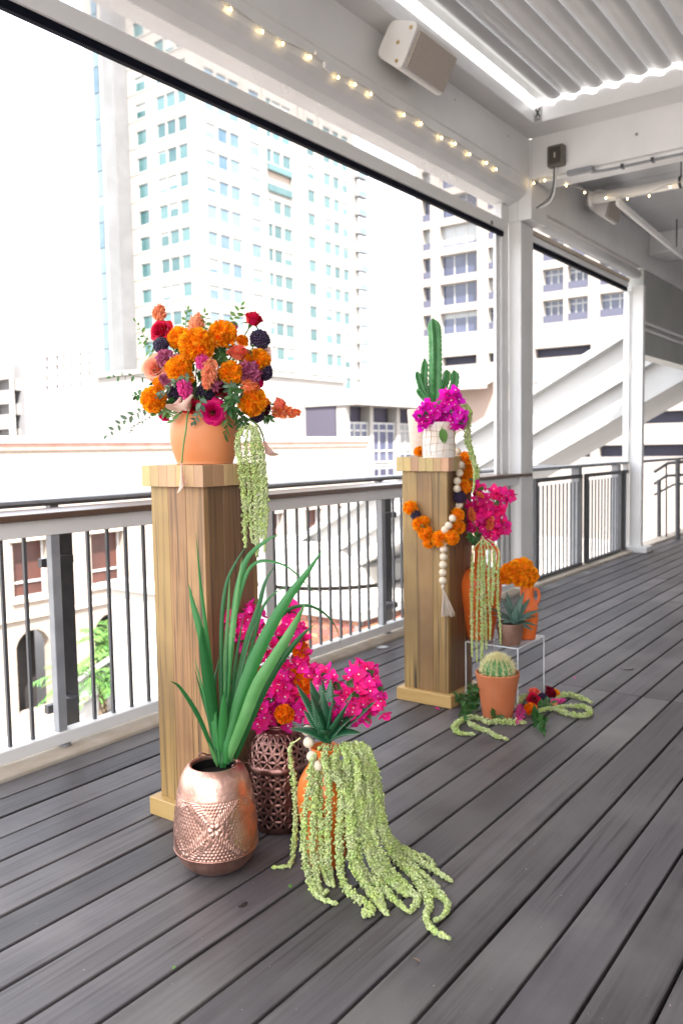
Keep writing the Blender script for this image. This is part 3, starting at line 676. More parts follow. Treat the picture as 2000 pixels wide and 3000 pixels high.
# scalloped tiles over the lower cornice and a wall lantern
q = MB(); q.box(-5, FX1, FY - .10, FY + .01, zz(-2.62), zz(-2.52)); q.build('string_course', [LINT], hb)
for a, c in wx:
    q = MB(); q.box(a * sc_ - .12, c * sc_ + .12, FY - .07, FY + .02, zz(-.72), zz(-.42)); q.build('lintel', [LINT], hb)
    q = MB(); q.box(a * sc_ - .1, c * sc_ + .1, FY - .09, FY + .02, zz(-2.21), zz(-2.13)); q.build('sill', [LINT], hb)
lt = thing('wall_lantern', 'grey metal wall lantern on the beige brick house', 'lantern', (0, FY, 0))
p = ony(432, 1740, FY - .4); lt.location = p
q = MB(); q.lathe([(0, .55), (.10, .45), (.26, .28), (.27, .22), (.20, .2), (.14, -.35), (.20, -.45), (.1, -.5)], 8, c=tuple(p)); q.box(p.x - .03, p.x + .03, p.y, FY, p.z + .3, p.z + .36); q.build('lamp_body', [mat('lantern_grey', (.45, .46, .48), .6)], lt)

# ---- plain white upper storey set back on that roof, and things beyond it
def block(name, label, cat, x0, x1, y0, y1, z0, z1, m, extra=None):
    o = thing(name, label, cat, ((x0 + x1) / 2, y0, z0)); q = MB(); q.box(x0, x1, y0, y1, z0, z1); q.build('wall', [m], o)
    q = MB(); q.box(x0 - .15, x1 + .15, y0 - .15, y1 + .15, z1, z1 + .25); q.build('parapet', [m], o); return o
PLW = mat('white_render', (.285, .268, .252), .85, noise=(.6, (.25, .235, .222)))
PLG = mat('pale_grey_render', (.30, .305, .305), .85, noise=(.5, (.27, .275, .275)))
a0, a1 = ony(560, 1200, 34), ony(1008, 1200, 34)
block('roof_house', 'plain white windowless block on the roof behind the bouquet', 'building', a0.x, a1.x, 34, 42, -2, ony(900, 1112, 34).z, PLW)
a0, a1 = ony(1045, 1150, 95), ony(1300, 1150, 95)
block('flat_roof_building', 'long pale flat roofed building beyond the glass pavilion', 'building', a0.x, a1.x, 95, 110, GZ, ony(1100, 1128, 95).z, PLG)
# white hotel with small dark windows, far away
HXX = 150.0; p0 = onx(300, 1100, HXX); p1 = onx(62, 1100, HXX)
ho = thing('white_hotel', 'distant white block with a grid of small dark windows left of the tower', 'building', (HXX, p1.y, GZ))
cols = [292, 262, 237, 211, 186, 168, 138, 112, 93, 77]
opsH = []
for k, z_ in enumerate((1043, 1071, 1100, 1129)):
    for px in cols:
        y_ = onx(px, z_, HXX).y; zc = onx(200, z_ + 2, HXX).z; wd = .42 if px not in (138, 168) else .62
        opsH.append((p1.y - y_ - wd, p1.y - y_ + wd, zc - .75, zc + .75))
q = MB(); facade(q, (HXX, p1.y), (0, -1), (-1, 0), p1.y - p0.y + 3, GZ, onx(200, 1012, HXX).z, opsH, .5); q.build('wall', [PLW], ho)
for op in opsH: window('hotel', op[1] - op[0], op[3] - op[2], [NAVY, FRW], ho, (HXX, p1.y), (0, -1), (-1, 0), op[0], op[2], .3, frame=.04)
zt = onx(200, 1012, HXX).z
q = MB(); q.box(HXX + .01, HXX + 20, p0.y + 2, p1.y - 14, zt, zt + 3); q.build('plant_room', [PLG], ho)
# louvred grey plant screen in front of it
X_ = 70.0; a0, a1 = onx(262, 1200, X_), onx(80, 1200, X_); za, zb = onx(170, 1290, X_).z, onx(170, 1162, X_).z
sg = thing('plant_screen', 'pale grey ribbed plant screen on a roof below the distant white block', 'wall', (X_, a0.y, za))
q = MB(); q.box(X_, X_ + 4, a0.y, a1.y, za - 6, zb); q.build('wall', [PLG], sg)
n = 16
for i in range(n):
    y = a0.y + (a1.y - a0.y) * (i + .5) / n; q = MB(); q.box(X_ - .22, X_ + .01, y - .07, y + .07, za, zb); q.build('rib', [PLW if i % 5 else PLG], sg)
# parking house at the far left
X_ = 46.0; a0, a1 = onx(45, 1200, X_), onx(-160, 1200, X_)
pk = thing('parking_house', 'white parking house with square dark openings at the left edge', 'building', (X_, a0.y, GZ))
opsP = []
for y0, y1 in ((1112, 1145), (1184, 1216), (1257, 1290)):
    for px0, px1 in ((-32, 28), (-110, -50)):
        opsP.append((a1.y - onx(px0, y0, X_).y, a1.y - onx(px1, y0, X_).y, onx(0, y1, X_).z, onx(0, y0, X_).z))
q = MB(); facade(q, (X_, a1.y), (0, -1), (-1, 0), a1.y - a0.y, GZ, onx(20, 1040, X_).z, opsP, 1.2); q.box(X_ + 1.2, X_ + 1.6, a0.y + .05, a1.y, GZ, onx(20, 1045, X_).z, 1); q.build('wall', [PLW, mat('parking_inside', (.20, .20, .21), .9)], pk)

# ---- little canopy house between the apartment block and the pavilion
X_ = 52.0; a0, a1 = onx(1425, 1150, X_), onx(1295, 1150, X_); zc_ = onx(1400, 1092, X_).z
ch = thing('canopy_house', 'low pink walled house with a white canopy roof in front of the parking levels', 'building', (X_, a0.y, GZ))
q = MB(); q.box(X_ + 1, X_ + 8, a0.y, a1.y, GZ, zc_ - .6); q.build('wall', [mat('pink_wall', (.34, .255, .215), .8)], ch)
q = MB(); q.add([(X_ - 1, a0.y - .5, zc_ - .9), (X_ - 1, a1.y + .8, zc_ - .9), (X_ + 4, a1.y - 1.2, zc_ + .6), (X_ + 4, a0.y - .5, zc_ + .6), (X_ - 1, a0.y - .5, zc_ - 1.15), (X_ - 1, a1.y + .8, zc_ - 1.15), (X_ + 8, a1.y, zc_ - .55), (X_ + 8, a0.y, zc_ - .55)], [(0, 1, 2, 3), (4, 5, 1, 0), (1, 5, 6, 2), (2, 6, 7, 3)]); q.build('canopy_roof', [PLW], ch)

# ---- glass pavilion: white posts and violet-grey panes
GY = 31.0
gp = thing('glass_pavilion', 'low glass fronted building with white posts and flat white roof', 'building', (ony(1100, 1300, GY).x, GY, GZ))
gx = [ony(px, 1280, GY).x for px in (1010, 1080, 1158, 1232, 1300)]
ztop = ony(1100, 1190, GY).z; zbot = -1.4
q = MB(); q.box(gx[0] - .3, gx[-1] + .3, GY - 1.2, GY + 6, ztop - .05, ztop + .45); q.build('roof', [PLW], gp)
q = MB(); q.box(gx[0] - .2, gx[-1] + .2, GY + .6, GY + 6, GZ, ztop - .06); q.build('wall', [mat('pavilion_inside', (.06, .055, .08), .9)], gp)
for x in gx:
    q = MB(); q.box(x - .2, x + .2, GY - .25, GY + .5, GZ, ztop - .051); q.build('post', [PLW], gp)
for i in range(4):
    wd = gx[i + 1] - gx[i] - .4; window('pav%d' % i, wd, ztop - 1.1 - 0.4, [VIOL, FRW], gp, (0, GY), (1, 0), (0, -1), gx[i] + .2, .4, -.05, [('v', .33), ('v', .66), ('h', .80), ('h', .3)], frame=.10)
    window('pavl%d' % i, wd, 2.0, [VIOL, FRW], gp, (0, GY), (1, 0), (0, -1), gx[i] + .2, -1.7, -.05, [('v', .33), ('v', .66)], frame=.10)

# ---- white outdoor staircase beyond the railing, climbing towards the terrace
sc = thing('staircase', 'long white steel staircase side rising past the railing outside the terrace', 'staircase', (14.2, 8, GZ))
SLP = .54
def zt_(y, base): return base + (5.91 - y) * SLP           # base is the height at y = 5.91
def band(x0, x1, zlo, zhi, nm, m, y0=3.3, y1=20.0):
    q = MB(); V = [(x, y, zt_(y, z)) for x in (x0, x1) for y in (y0, y1) for z in (zlo, zhi)]
    q.add(V, [(0, 1, 3, 2), (4, 6, 7, 5), (0, 4, 5, 1), (2, 3, 7, 6), (0, 2, 6, 4), (1, 5, 7, 3)]); q.build(nm, [m], sc)
STW = mat('stair_white', (.40, .40, .40), .6, noise=(1.2, (.36, .36, .36)))
band(13.90, 14.25, 2.27, 2.42, 'handrail_cap', STW); band(14.10, 14.18, 1.70, 2.269, 'side_panel', STW)
band(13.92, 14.22, 1.58, 1.66, 'flange', STW); band(14.08, 14.2, 1.14, 1.579, 'stringer', STW); band(13.95, 14.2, 1.02, 1.139, 'flange', STW)
band(14.2, 16.0, 1.05, 1.2, 'soffit', STW); band(15.8, 15.95, 1.2, 2.4, 'far_side', STW)
# ---- brick parapet of a lower roof, with the bricks laid one by one
BC = Vector((11.35, 7.92, -1.34))
bw = thing('brick_parapet', 'low red brick parapet corner with pale stone coping seen through the balusters', 'wall', (BC.x, BC.y, GZ))
MORT = mat('mortar', (.42, .39, .36), .9); BRK = mat('red_brick', (.30, .115, .075), .8, objvar=.35, hue=.02, bump=(120, .3)); COP = mat('coping_concrete', (.34, .33, .315), .8, noise=(1, (.29, .28, .265)))
q = MB(); q.box(BC.x, BC.x + 7.5, BC.y, BC.y + 6.5, GZ, BC.z - .2); q.build('mortar_wall', [MORT], bw)
q = MB(); q.box(BC.x - .09, BC.x + 7.5, BC.y - .09, BC.y + .35, BC.z - .2, BC.z, bev=.02); q.box(BC.x - .09, BC.x + .35, BC.y + .3501, BC.y + 6.5, BC.z - .2, BC.z, bev=.02); q.build('coping', [COP], bw)
q = MB(); q.box(-.105, .105, -.012, .012, -.0315, .0315, bev=.003); bxm = q.build('brick', [BRK]); m1 = bxm.data; bpy.data.objects.remove(bxm)
q = MB(); q.box(-.012, .012, -.105, .105, -.0315, .0315, bev=.003); bxm = q.build('brick', [BRK]); m2 = bxm.data; bpy.data.objects.remove(bxm)
for c in range(12):
    z = BC.z - .245 - c * .076; off = .11 * (c % 2)
    for i in range(13):
        share('brick', m2, (BC.x - .010, BC.y + .12 + off + i * .222, z), bw)
        if i < 12: share('brick', m1, (BC.x + .12 + (.11 - off) + i * .222, BC.y - .010, z), bw)
q = MB(); q.lathe([(1.9, BC.z - .1), (1.9, BC.z + .25), (1.78, BC.z + .32), (1.6, BC.z + .33), (1.5, BC.z + .62), (1.0, BC.z + .74), (0, BC.z + .78)], 48, c=(BC.x + 3.6, BC.y + 3.4, 0)); rl = q.build('roof_lantern', [COP], None, False)
tag(rl, 'low round white skylight drum on the brick edged roof', 'skylight')
# ---- dark stair rails at the far end of the terrace
DX = 12.4
sr = thing('stair_railing', 'black sloped stair railing beyond the second white column', 'railing', (DX, 3.0, 0))
def dxp(px, py): return onx(1500 + px * .3189, 1300 + py * .3189, DX)
for pts, r in (([(1300, 260), (1430, 178), (1640, 160)], .024), ([(1300, 370), (1410, 295), (1640, 280)], .02), ([(1300, 470), (1480, 375), (1640, 360)], .016), ([(1290, 940), (1400, 885), (1640, 900)], .018)):
    q = MB(); q.tube([dxp(*p) for p in pts], r, 8); q.build('rail', [DARK], sr, True)
for px, y0, y1, r in ((1516, 140, 940, .035), (1412, 190, 880, .013), (1345, 330, 950, .03), (1600, 160, 910, .013)):
    q = MB(); q.tube([dxp(px, y0), dxp(px, y1)], r, 8); q.build('post', [DARK], sr)

# ================================================================== PLINTHS, POTS AND VASES
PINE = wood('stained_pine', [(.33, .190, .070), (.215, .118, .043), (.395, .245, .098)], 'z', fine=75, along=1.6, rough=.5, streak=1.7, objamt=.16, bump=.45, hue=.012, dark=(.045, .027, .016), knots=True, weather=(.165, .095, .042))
PINED = wood('dark_stain_and_shade_pine', [(.155, .080, .033), (.11, .056, .024), (.19, .105, .045)], 'z', fine=75, along=1.6, rough=.5, streak=1.3, objamt=.2, bump=.4, hue=.012, dark=(.035, .02, .013), knots=True)  # darker stained boards, with part of their side's shade put into the colour
PINEC = wood('pine_cap_block', [(.50, .33, .15), (.42, .25, .10), (.54, .35, .18)], 'z', fine=55, along=4, rough=.45, streak=.35, objamt=.22, bump=.2, hue=.025, dark=(.22, .12, .06))
PINEB = wood('pine_base', [(.50, .32, .115), (.43, .26, .085), (.53, .36, .15)], 'y', fine=50, along=3, rough=.42, streak=.3, objamt=.08, bump=.2, dark=(.24, .12, .05), knots=True)
def plinth(cx, cy, label):
    t = thing('wooden_plinth', label, 'plinth', (cx, cy, 0), 'tall wooden plinths')
    s, hb, zc0, zc1, sc_, sb = .273, .068, 1.2456, 1.3224, .317, .337
    q = MB(); q.box(cx - sb / 2, cx + sb / 2, cy - sb / 2, cy + sb / 2, 0.0, hb, bev=.003); q.build('base', [PINEB], t, loc=(cx, cy, 0))
    h = s / 2; k = 3; wd = s / k; th = .022
    ms = {}
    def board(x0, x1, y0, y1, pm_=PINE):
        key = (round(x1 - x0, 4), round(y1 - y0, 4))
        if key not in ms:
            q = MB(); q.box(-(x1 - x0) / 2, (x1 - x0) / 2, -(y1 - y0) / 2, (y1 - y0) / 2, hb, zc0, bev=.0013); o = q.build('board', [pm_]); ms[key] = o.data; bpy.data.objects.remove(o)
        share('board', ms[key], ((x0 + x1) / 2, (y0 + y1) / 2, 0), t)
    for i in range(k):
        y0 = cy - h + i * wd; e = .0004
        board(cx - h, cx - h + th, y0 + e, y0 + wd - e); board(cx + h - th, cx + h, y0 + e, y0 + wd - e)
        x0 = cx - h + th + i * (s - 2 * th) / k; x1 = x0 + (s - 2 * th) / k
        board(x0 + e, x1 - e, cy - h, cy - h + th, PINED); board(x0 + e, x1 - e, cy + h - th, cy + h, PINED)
    nx, ny = 6, 7; bx, by = sc_ / nx, sc_ / ny
    q = MB(); q.box(-bx / 2 + .0003, bx / 2 - .0003, -by / 2 + .0003, by / 2 - .0003, zc0, zc1, bev=.0012); o = q.build('cap_block', [PINEC]); m_ = o.data; bpy.data.objects.remove(o)
    for i in range(nx):
        for j in range(ny):
            share('cap_block', m_, (cx - sc_ / 2 + (i + .5) * bx, cy - sc_ / 2 + (j + .5) * by, random.uniform(-.0006, .0006)), t)
    return t
P1C = (2.2025, 2.2376); P2C = (3.936, 2.224); PTOP = 1.3232
plinth(*P1C, 'tall stained pine plinth carrying the round terracotta bowl of mixed flowers')
plinth(*P2C, 'tall stained pine plinth carrying the cactus and draped with a marigold garland')

def resamp(prof, n):
    P = np.array(bez([(a, 0, b_) for a, b_ in prof], n)); return [(max(p[0], 0), p[2]) for p in P]
TERRA = mat('terracotta', (.62, .215, .078), .48, noise=(6, (.67, .265, .115), 4), bump=(70, .08))
TERR2 = mat('terracotta_pot', (.46, .135, .05), .7, noise=(9, (.50, .165, .07), 4), bump=(90, .1))
ORNG = mat('orange_glaze', (.78, .195, .028), .38, noise=(4, (.66, .15, .03), 3), coat=.15)
ORN2 = mat('red_orange_glaze', (.74, .155, .026), .42, noise=(5, (.66, .12, .02), 3), coat=.1)
SOIL = mat('potting_soil', (.015, .011, .009), .95, bump=(60, .6))
INNER = mat('pot_inside', (.01, .008, .007), .9)

# ---- terracotta bowl
def vessel(name, label, cat, c, prof, m, n=64, k=40, soil=None, group=None, smooth=True):
    t = thing(name, label, cat, c, group)
    q = MB(); q.lathe(resamp(prof, k), n); q.v[0] = q.v[0] + np.array(tuple(c)); q.build('body', [m], t, smooth, loc=c)
    if soil:
        q = MB(); q.lathe([(0, soil[1] + .006), (soil[0] * .6, soil[1] + .003), (soil[0], soil[1])], 32, c=tuple(c)); q.build('soil', [SOIL], t, True)
    return t
BOWL = Vector((P1C[0] + .008, P1C[1] - .004, PTOP))
vessel('terracotta_bowl', 'round glazed terracotta bowl on the plinth holding the big mixed bouquet', 'bowl', BOWL,
       [(0, .0), (.096, .0), (.104, .008), (.121, .06), (.1275, .11), (.122, .155), (.105, .188), (.088, .198), (.083, .198), (.083, .19), (.095, .17), (.10, .12), (.0, .10)], TERRA, soil=None)

# ---- embossed copper pot
def copper(name, col, col2, rough):
    m = bpy.data.materials.new(name); m.use_nodes = True; t = m.node_tree; N = t.nodes; Lk = t.links; b_ = N['Principled BSDF']
    b_.inputs['Metallic'].default_value = 1.0
    tc = N.new('ShaderNodeTexCoord'); nz = N.new('ShaderNodeTexNoise'); nz.inputs['Scale'].default_value = 16; nz.inputs['Detail'].default_value = 8; nz.inputs['Roughness'].default_value = .65; Lk.new(tc.outputs['Object'], nz.inputs['Vector'])
    mr = N.new('ShaderNodeMapRange'); mr.inputs[1].default_value = .38; mr.inputs[2].default_value = .68; Lk.new(nz.outputs['Fac'], mr.inputs[0])
    mx = N.new('ShaderNodeMix'); mx.data_type = 'RGBA'; mx.inputs['A'].default_value = (*col, 1); mx.inputs['B'].default_value = (*col2, 1); Lk.new(mr.outputs[0], mx.inputs['Factor']); Lk.new(mx.outputs['Result'], b_.inputs['Base Color'])
    rr = N.new('ShaderNodeMapRange'); rr.inputs[3].default_value = rough; rr.inputs[4].default_value = rough + .16; Lk.new(nz.outputs['Fac'], rr.inputs[0]); Lk.new(rr.outputs[0], b_.inputs['Roughness'])
    vo = N.new('ShaderNodeTexVoronoi'); vo.feature = 'SMOOTH_F1'; vo.inputs['Scale'].default_value = 80; Lk.new(tc.outputs['Object'], vo.inputs['Vector'])
    bp = N.new('ShaderNodeBump'); bp.inputs['Strength'].default_value = .22; bp.inputs['Distance'].default_value = .004; Lk.new(vo.outputs['Distance'], bp.inputs['Height']); Lk.new(bp.outputs[0], b_.inputs['Normal'])
    return m
COPP = copper('beaten_copper', (.74, .46, .38), (.50, .27, .21), .30); COPD = copper('aged_copper', (.30, .16, .135), (.18, .09, .08), .30)
def sdisc(d, r): return np.clip(1 - (d / r) ** 2, 0, 1)
def emboss(u, v):
    """relief height (m) of the fern and dot ornament; u arc length, v height in the band 0..1"""
    Pm = .205; a = ((u / Pm + v * .93) % 1.0); b_ = ((u / Pm - v * .93) % 1.0)
    H = np.zeros_like(u)
    dots = np.zeros_like(u)
    gx, gy = .0115, .0105
    vv = v * .185; r_ = np.floor(vv / gy); du = ((u + (r_ % 2) * gx / 2) % gx) - gx / 2; dv = (vv % gy) - gy / 2
    dots = sdisc(np.hypot(du, dv), .0034)
    near = np.zeros_like(u, bool); L = np.zeros_like(u)
    for c, sgn in ((a, 1), (b_, -1)):
        d = (np.minimum(c, 1 - c)) * Pm * .7; side = np.where(c < .5, 1, -1)
        al = (u - sgn * vv * .9)                                   # runs along the stem
        ph = (al / .0125 - d * 75 * 1.0) % 1.0
        leaf = (d > .0015) & (d < .021)
        L = np.maximum(L, np.where(leaf, np.clip(np.sin(ph * 2 * np.pi), -.2, 1) * np.clip((.022 - d) / .006, 0, 1), 0)); near |= d < .0215
        L = np.maximum(L, .9 * sdisc(d, .0018))
    H = np.where(near, L * .0030, -dots * .0028)
    # rosettes where the stems cross
    for off in (0, .5):
        cu = ((u / Pm + off + .5) % 1.0 - .5) * Pm; cv = (v - (.5376 * (1 if off else 0))) * .185
        for cvv in ((v - .5376) * .185,) if off else (v * .185, (v - 1.075) * .185):
            rr = np.hypot(cu, cvv); th = np.arctan2(cvv, cu)
            pet = np.clip(.6 + .6 * np.cos(6 * th), 0, 1) * np.clip(1 - np.abs(rr - .014) / .011, 0, 1)
            H = np.where(rr < .024, pet * .0034 - .003 * sdisc(rr, .0045), H)
    return H
def pot_mesh(prof, nang, nh, band, fn, hole=None):
    P = np.array(bez([(a, 0, b_) for a, b_ in prof], nh))[:, [0, 2]]; ang = np.arange(nang) * 2 * np.pi / nang
    Rr = np.repeat(P[:, 0:1], nang, 1); Z = np.repeat(P[:, 1:2], nang, 1); A_ = np.repeat(ang[None], nh, 0)
    v = (Z - band[0]) / (band[1] - band[0]); ins = (v > .01) & (v < .99) & (np.arange(nh)[:, None] < nh * .93)
    Hh = np.where(ins, fn(A_ * band[2], np.clip(v, 0, 1)), 0)
    Rr = Rr + Hh
    V = np.stack([Rr * np.cos(A_), Rr * np.sin(A_), Z], -1).reshape(-1, 3)
    F = []
    hm = hole(A_ * band[2], v) if hole is not None else None
    for i in range(nh - 1):
        for j in range(nang):
            if hm is not None and ins[i, j] and hm[i, j]: continue
            F.append((i * nang + j, i * nang + (j + 1) % nang, (i + 1) * nang + (j + 1) % nang, (i + 1) * nang + j))
    return V, F
_f = onz(632, 2567, 0); C1 = Vector((_f.x + .055, _f.y + .048, 0))
PR1 = [(.0, .0), (.055, .0), (.09, .010), (.118, .036), (.133, .066), (.1375, .078), (.138, .10), (.136, .14), (.131, .19), (.126, .235), (.1225, .258), (.119, .275), (.111, .305), (.098, .330), (.086, .344), (.080, .348), (.074, .345), (.073, .335)]
t = thing('copper_pot', 'squat beaten copper pot embossed with ferns holding long green sword leaves', 'pot', C1)
V, F = pot_mesh(PR1, 420, 210, (.080, .262, .131), emboss)
q = MB(); q.add(V + np.array(tuple(C1)), F); q.build('body', [COPP], t, True, loc=C1)
q = MB(); q.lathe([(.0735, .338), (.10, .30), (.11, .28), (0, .275)], 40, c=tuple(C1)); q.build('inside', [INNER], t, True)
for zz_, rr_ in ((.2645, .1215), (.0775, .1378)):
    q = MB(); a = np.linspace(0, 2 * np.pi, 81)[:-1]; pts = [(C1.x + rr_ * math.cos(x), C1.y + rr_ * math.sin(x), zz_) for x in a]; pts.append(pts[0]); q.tube(pts, .0012, 6, cap=False); q.build('bead_line', [COPP], t, True)
# wire bail handle lying over the mouth
def on_c1(px, py, d=0.0): return ond(px, py, depth(C1 + Vector((0, 0, .35))) + d)
q = MB(); q.tube(bez([on_c1(588, 2222, .03), on_c1(582, 2212, .03), on_c1(592, 2206, .03), on_c1(615, 2212, .04), on_c1(650, 2205, .07)], 24), .0022, 8); q.tube(bez([on_c1(735, 2233, -.01), on_c1(700, 2236, -.03), on_c1(684, 2240, -.05), on_c1(680, 2250, -.05), on_c1(690, 2246, -.05)], 24), .0022, 8); q.build('bail_handle', [COPD], t, True)

# ---- pierced copper lantern vase
_f = onz(815, 2447, 0); C2 = Vector((_f.x + .075, _f.y + .055, 0))
PR2 = [(.0, .0), (.085, .0), (.100, .010), (.108, .03), (.1115, .08), (.113, .15), (.1125, .215), (.1135, .236), (.1115, .25), (.106, .285), (.094, .322), (.074, .352), (.058, .366), (.053, .372), (.056, .380), (.052, .385), (.048, .380)]
def tri_coords(u, v, Lz, s):
    y = v * Lz / (s * .8660254); x = u / s - y * .5
    return x, y
def lattice(u, v):
    s = .0355; x, y = tri_coords(u, v, .35, s); fx, fy = x % 1, y % 1
    up = fx + fy < 1
    b1 = np.where(up, fx, 1 - fy); b2 = np.where(up, fy, 1 - fx); b3 = 1 - b1 - b2
    b1, b2, b3 = (b1, b2, b3)
    return np.minimum(np.minimum(b1, b2), b3), np.maximum(np.maximum(b1, b2), b3)
def pierced_h(u, v):
    mn, mx = lattice(u, v); pet = np.clip(1 - mn / .15, 0, 1)
    return .0026 * pet * np.clip((1 - mx) / .18, 0, 1) - .0026 * sdisc(1 - mx, .07)
def pierced_hole(u, v):
    mn, mx = lattice(u, v); z = v * .35
    band = ((z > .20) & (z < .232)) | (z < .004) | (z > .325)
    seam = np.abs(((u + .03) % (.112 * 2 * np.pi / 3)) - .02) < .011
    return (mn > .175) & ~band & ~(seam & (z < .2))
t = thing('pierced_copper_vase', 'dark aged copper vase pierced with star flowers behind the embossed pot', 'vase', C2)
V, F = pot_mesh(PR2, 430, 250, (.022, .372, .112), pierced_h, pierced_hole)
q = MB(); q.add(V + np.array(tuple(C2)), F); q.build('body', [COPD], t, True, loc=C2)
q = MB(); q.lathe([(.0, .01), (.085, .02), (.095, .1), (.095, .25), (.07, .33), (.03, .36)], 32, c=tuple(C2)); q.build('lining', [INNER], t, True)
q = MB(); q.lathe([(.113, .222), (.1165, .226), (.1165, .244), (.1115, .249)], 96, c=tuple(C2)); q.build('waist_band', [COPD], t, True)

# ---- orange vase hung with amaranthus
_f = onz(957, 2548, 0); C3 = Vector((_f.x + .045, _f.y + .032, 0))
vessel('orange_vase', 'orange glazed vase nearly hidden by trailing green tassels', 'vase', C3,
       [(0, 0), (.052, 0), (.060, .006), (.076, .08), (.090, .16), (.0955, .225), (.089, .275), (.067, .318), (.046, .345), (.040, .365), (.046, .388), (.050, .392), (.044, .392), (.035, .37), (.04, .34), (0, .33)], ORNG)

# ---- pots on the second plinth
DP2 = depth((P2C[0], P2C[1], 1.3))
W2 = onz(1290, 1341, PTOP); W2 = Vector((W2.x + .055, W2.y + .04, PTOP))
CRK = mat('white_glaze', (.74, .71, .67), .5, noise=(14, (.70, .58, .47), 5), bump=(25, .35))
wp = vessel('white_pot', 'white glazed pot with incised squares holding magenta bougainvillea', 'pot', W2,
       [(0, 0), (.066, 0), (.072, .004), (.0745, .02), (.073, .05), (.0745, .08), (.0735, .12), (.0755, .158), (.073, .160), (.0695, .158), (.069, .13), (0, .13)], CRK, soil=(.069, .135))
q = MB()
for z in (.03, .062, .092, .122):
    a = np.linspace(0, 2 * np.pi, 61); q.tube([(W2.x + .0752 * math.cos(x), W2.y + .0752 * math.sin(x), PTOP + z + .004 * math.sin(3 * x + z * 50)) for x in a], .0014, 5, cap=False)
for k_ in range(16):
    x = k_ * 2 * math.pi / 16; q.tube([(W2.x + .0752 * math.cos(x + .05 * math.sin(z_ * 60 + k_)), W2.y + .0752 * math.sin(x + .05 * math.sin(z_ * 60 + k_)), PTOP + z_) for z_ in np.linspace(.01, .15, 10)], .0012, 5, cap=False)
q.build('incised_lines', [mat('incised_tan', (.55, .43, .33), .7)], wp)
B2 = onz(1238, 1336, PTOP); B2 = Vector((B2.x + .07, B2.y + .045, PTOP))
RIB = mat('blush_ceramic', (.66, .50, .41), .7, noise=(10, (.70, .55, .46), 3))
pr = [(0, 0), (.058, 0), (.062, .004)]
for i in range(22):
    z = .008 + i * .0114; r0 = .063 + .019 * z / .26
    pr += [(r0 + .0016, z), (r0 + .0022, z + .0045), (r0 - .0006, z + .0085)]
pr += [(.083, .262), (.080, .264), (.077, .262), (.075, .235), (0, .232)]
t = thing('ribbed_pot', 'tall blush ribbed ceramic pot holding the branching cactus', 'pot', B2)
q = MB(); q.lathe(pr, 64, c=tuple(B2)); q.build('body', [RIB], t, True, loc=B2)
q = MB(); q.lathe([(0, .245), (.075, .24)], 32, c=tuple(B2)); q.build('soil', [SOIL], t, True)

# ---- acrylic riser with its vases
RX0, RX1, RY0, RY1, RZ = 3.925, 4.268, 1.752, 2.050, .330
def acrylic():
    m = bpy.data.materials.new('clear_acrylic'); m.use_nodes = True; t = m.node_tree; N = t.nodes; Lk = t.links
    N.remove(N['Principled BSDF']); tr = N.new('ShaderNodeBsdfTransparent'); tr.inputs[0].default_value = (.985, .988, .99, 1); gl = N.new('ShaderNodeBsdfGlossy'); gl.inputs['Roughness'].default_value = .03
    lw = N.new('ShaderNodeLayerWeight'); lw.inputs[0].default_value = .5; pw = N.new('ShaderNodeMath'); pw.operation = 'POWER'; pw.inputs[1].default_value = 4.0; Lk.new(lw.outputs['Facing'], pw.inputs[0]); fr = N.new('ShaderNodeMapRange'); fr.inputs[3].default_value = .012; fr.inputs[4].default_value = .35; Lk.new(pw.outputs[0], fr.inputs[0])
    ms = N.new('ShaderNodeMixShader'); Lk.new(fr.outputs[0], ms.inputs[0]); Lk.new(tr.outputs[0], ms.inputs[1]); Lk.new(gl.outputs[0], ms.inputs[2]); Lk.new(ms.outputs[0], N['Material Output'].inputs['Surface']); return m
ACR = acrylic(); ACE = mat('acrylic_edge', (.82, .85, .87), .2, alpha=.62)
t = thing('acrylic_riser', 'clear acrylic box riser carrying the orange vases beside the second plinth', 'riser', ((RX0 + RX1) / 2, (RY0 + RY1) / 2, 0))
th = .004
q = MB(); q.box(RX0, RX1, RY0, RY1, RZ - th, RZ); q.build('top_sheet', [ACR], t)
for a in ((RX0, RX0 + th, RY0, RY1), (RX1 - th, RX1, RY0, RY1), (RX0 + th, RX1 - th, RY0, RY0 + th), (RX0 + th, RX1 - th, RY1 - th, RY1)):
    q = MB(); q.box(*a, .0, RZ - th - .0005); q.build('side_sheet', [ACR], t)
e = .0055
for x, y in ((RX0, RY0), (RX1, RY0), (RX0, RY1), (RX1, RY1)):
    q = MB(); q.box(x - e / 2, x + e / 2, y - e / 2, y + e / 2, 0.001, RZ - .003); q.build('edge', [ACE], t)
for a in ((RX0, RX1, RY0 - e / 2, RY0 + e / 2), (RX0, RX1, RY1 - e / 2, RY1 + e / 2), (RX0 - e / 2, RX0 + e / 2, RY0, RY1), (RX1 - e / 2, RX1 + e / 2, RY0, RY1)):
    q = MB(); q.box(*a, RZ - .0035, RZ + .0012); q.build('edge', [ACE], t)
RV = onz(1414, 1877, RZ); RV = Vector((RV.x + .06, RV.y + .045, RZ))
vs = vessel('orange_urn', 'tall red orange urn on the acrylic riser full of fuchsia bougainvillea', 'vase', RV,
       [(0, 0), (.062, 0), (.070, .006), (.086, .09), (.106, .2), (.1155, .275), (.110, .325), (.085, .362), (.050, .385), (.034, .41), (.030, .45), (.031, .49), (.040, .52), (.043, .523), (.036, .523), (.026, .49), (0, .48)], ORN2)
q = MB()
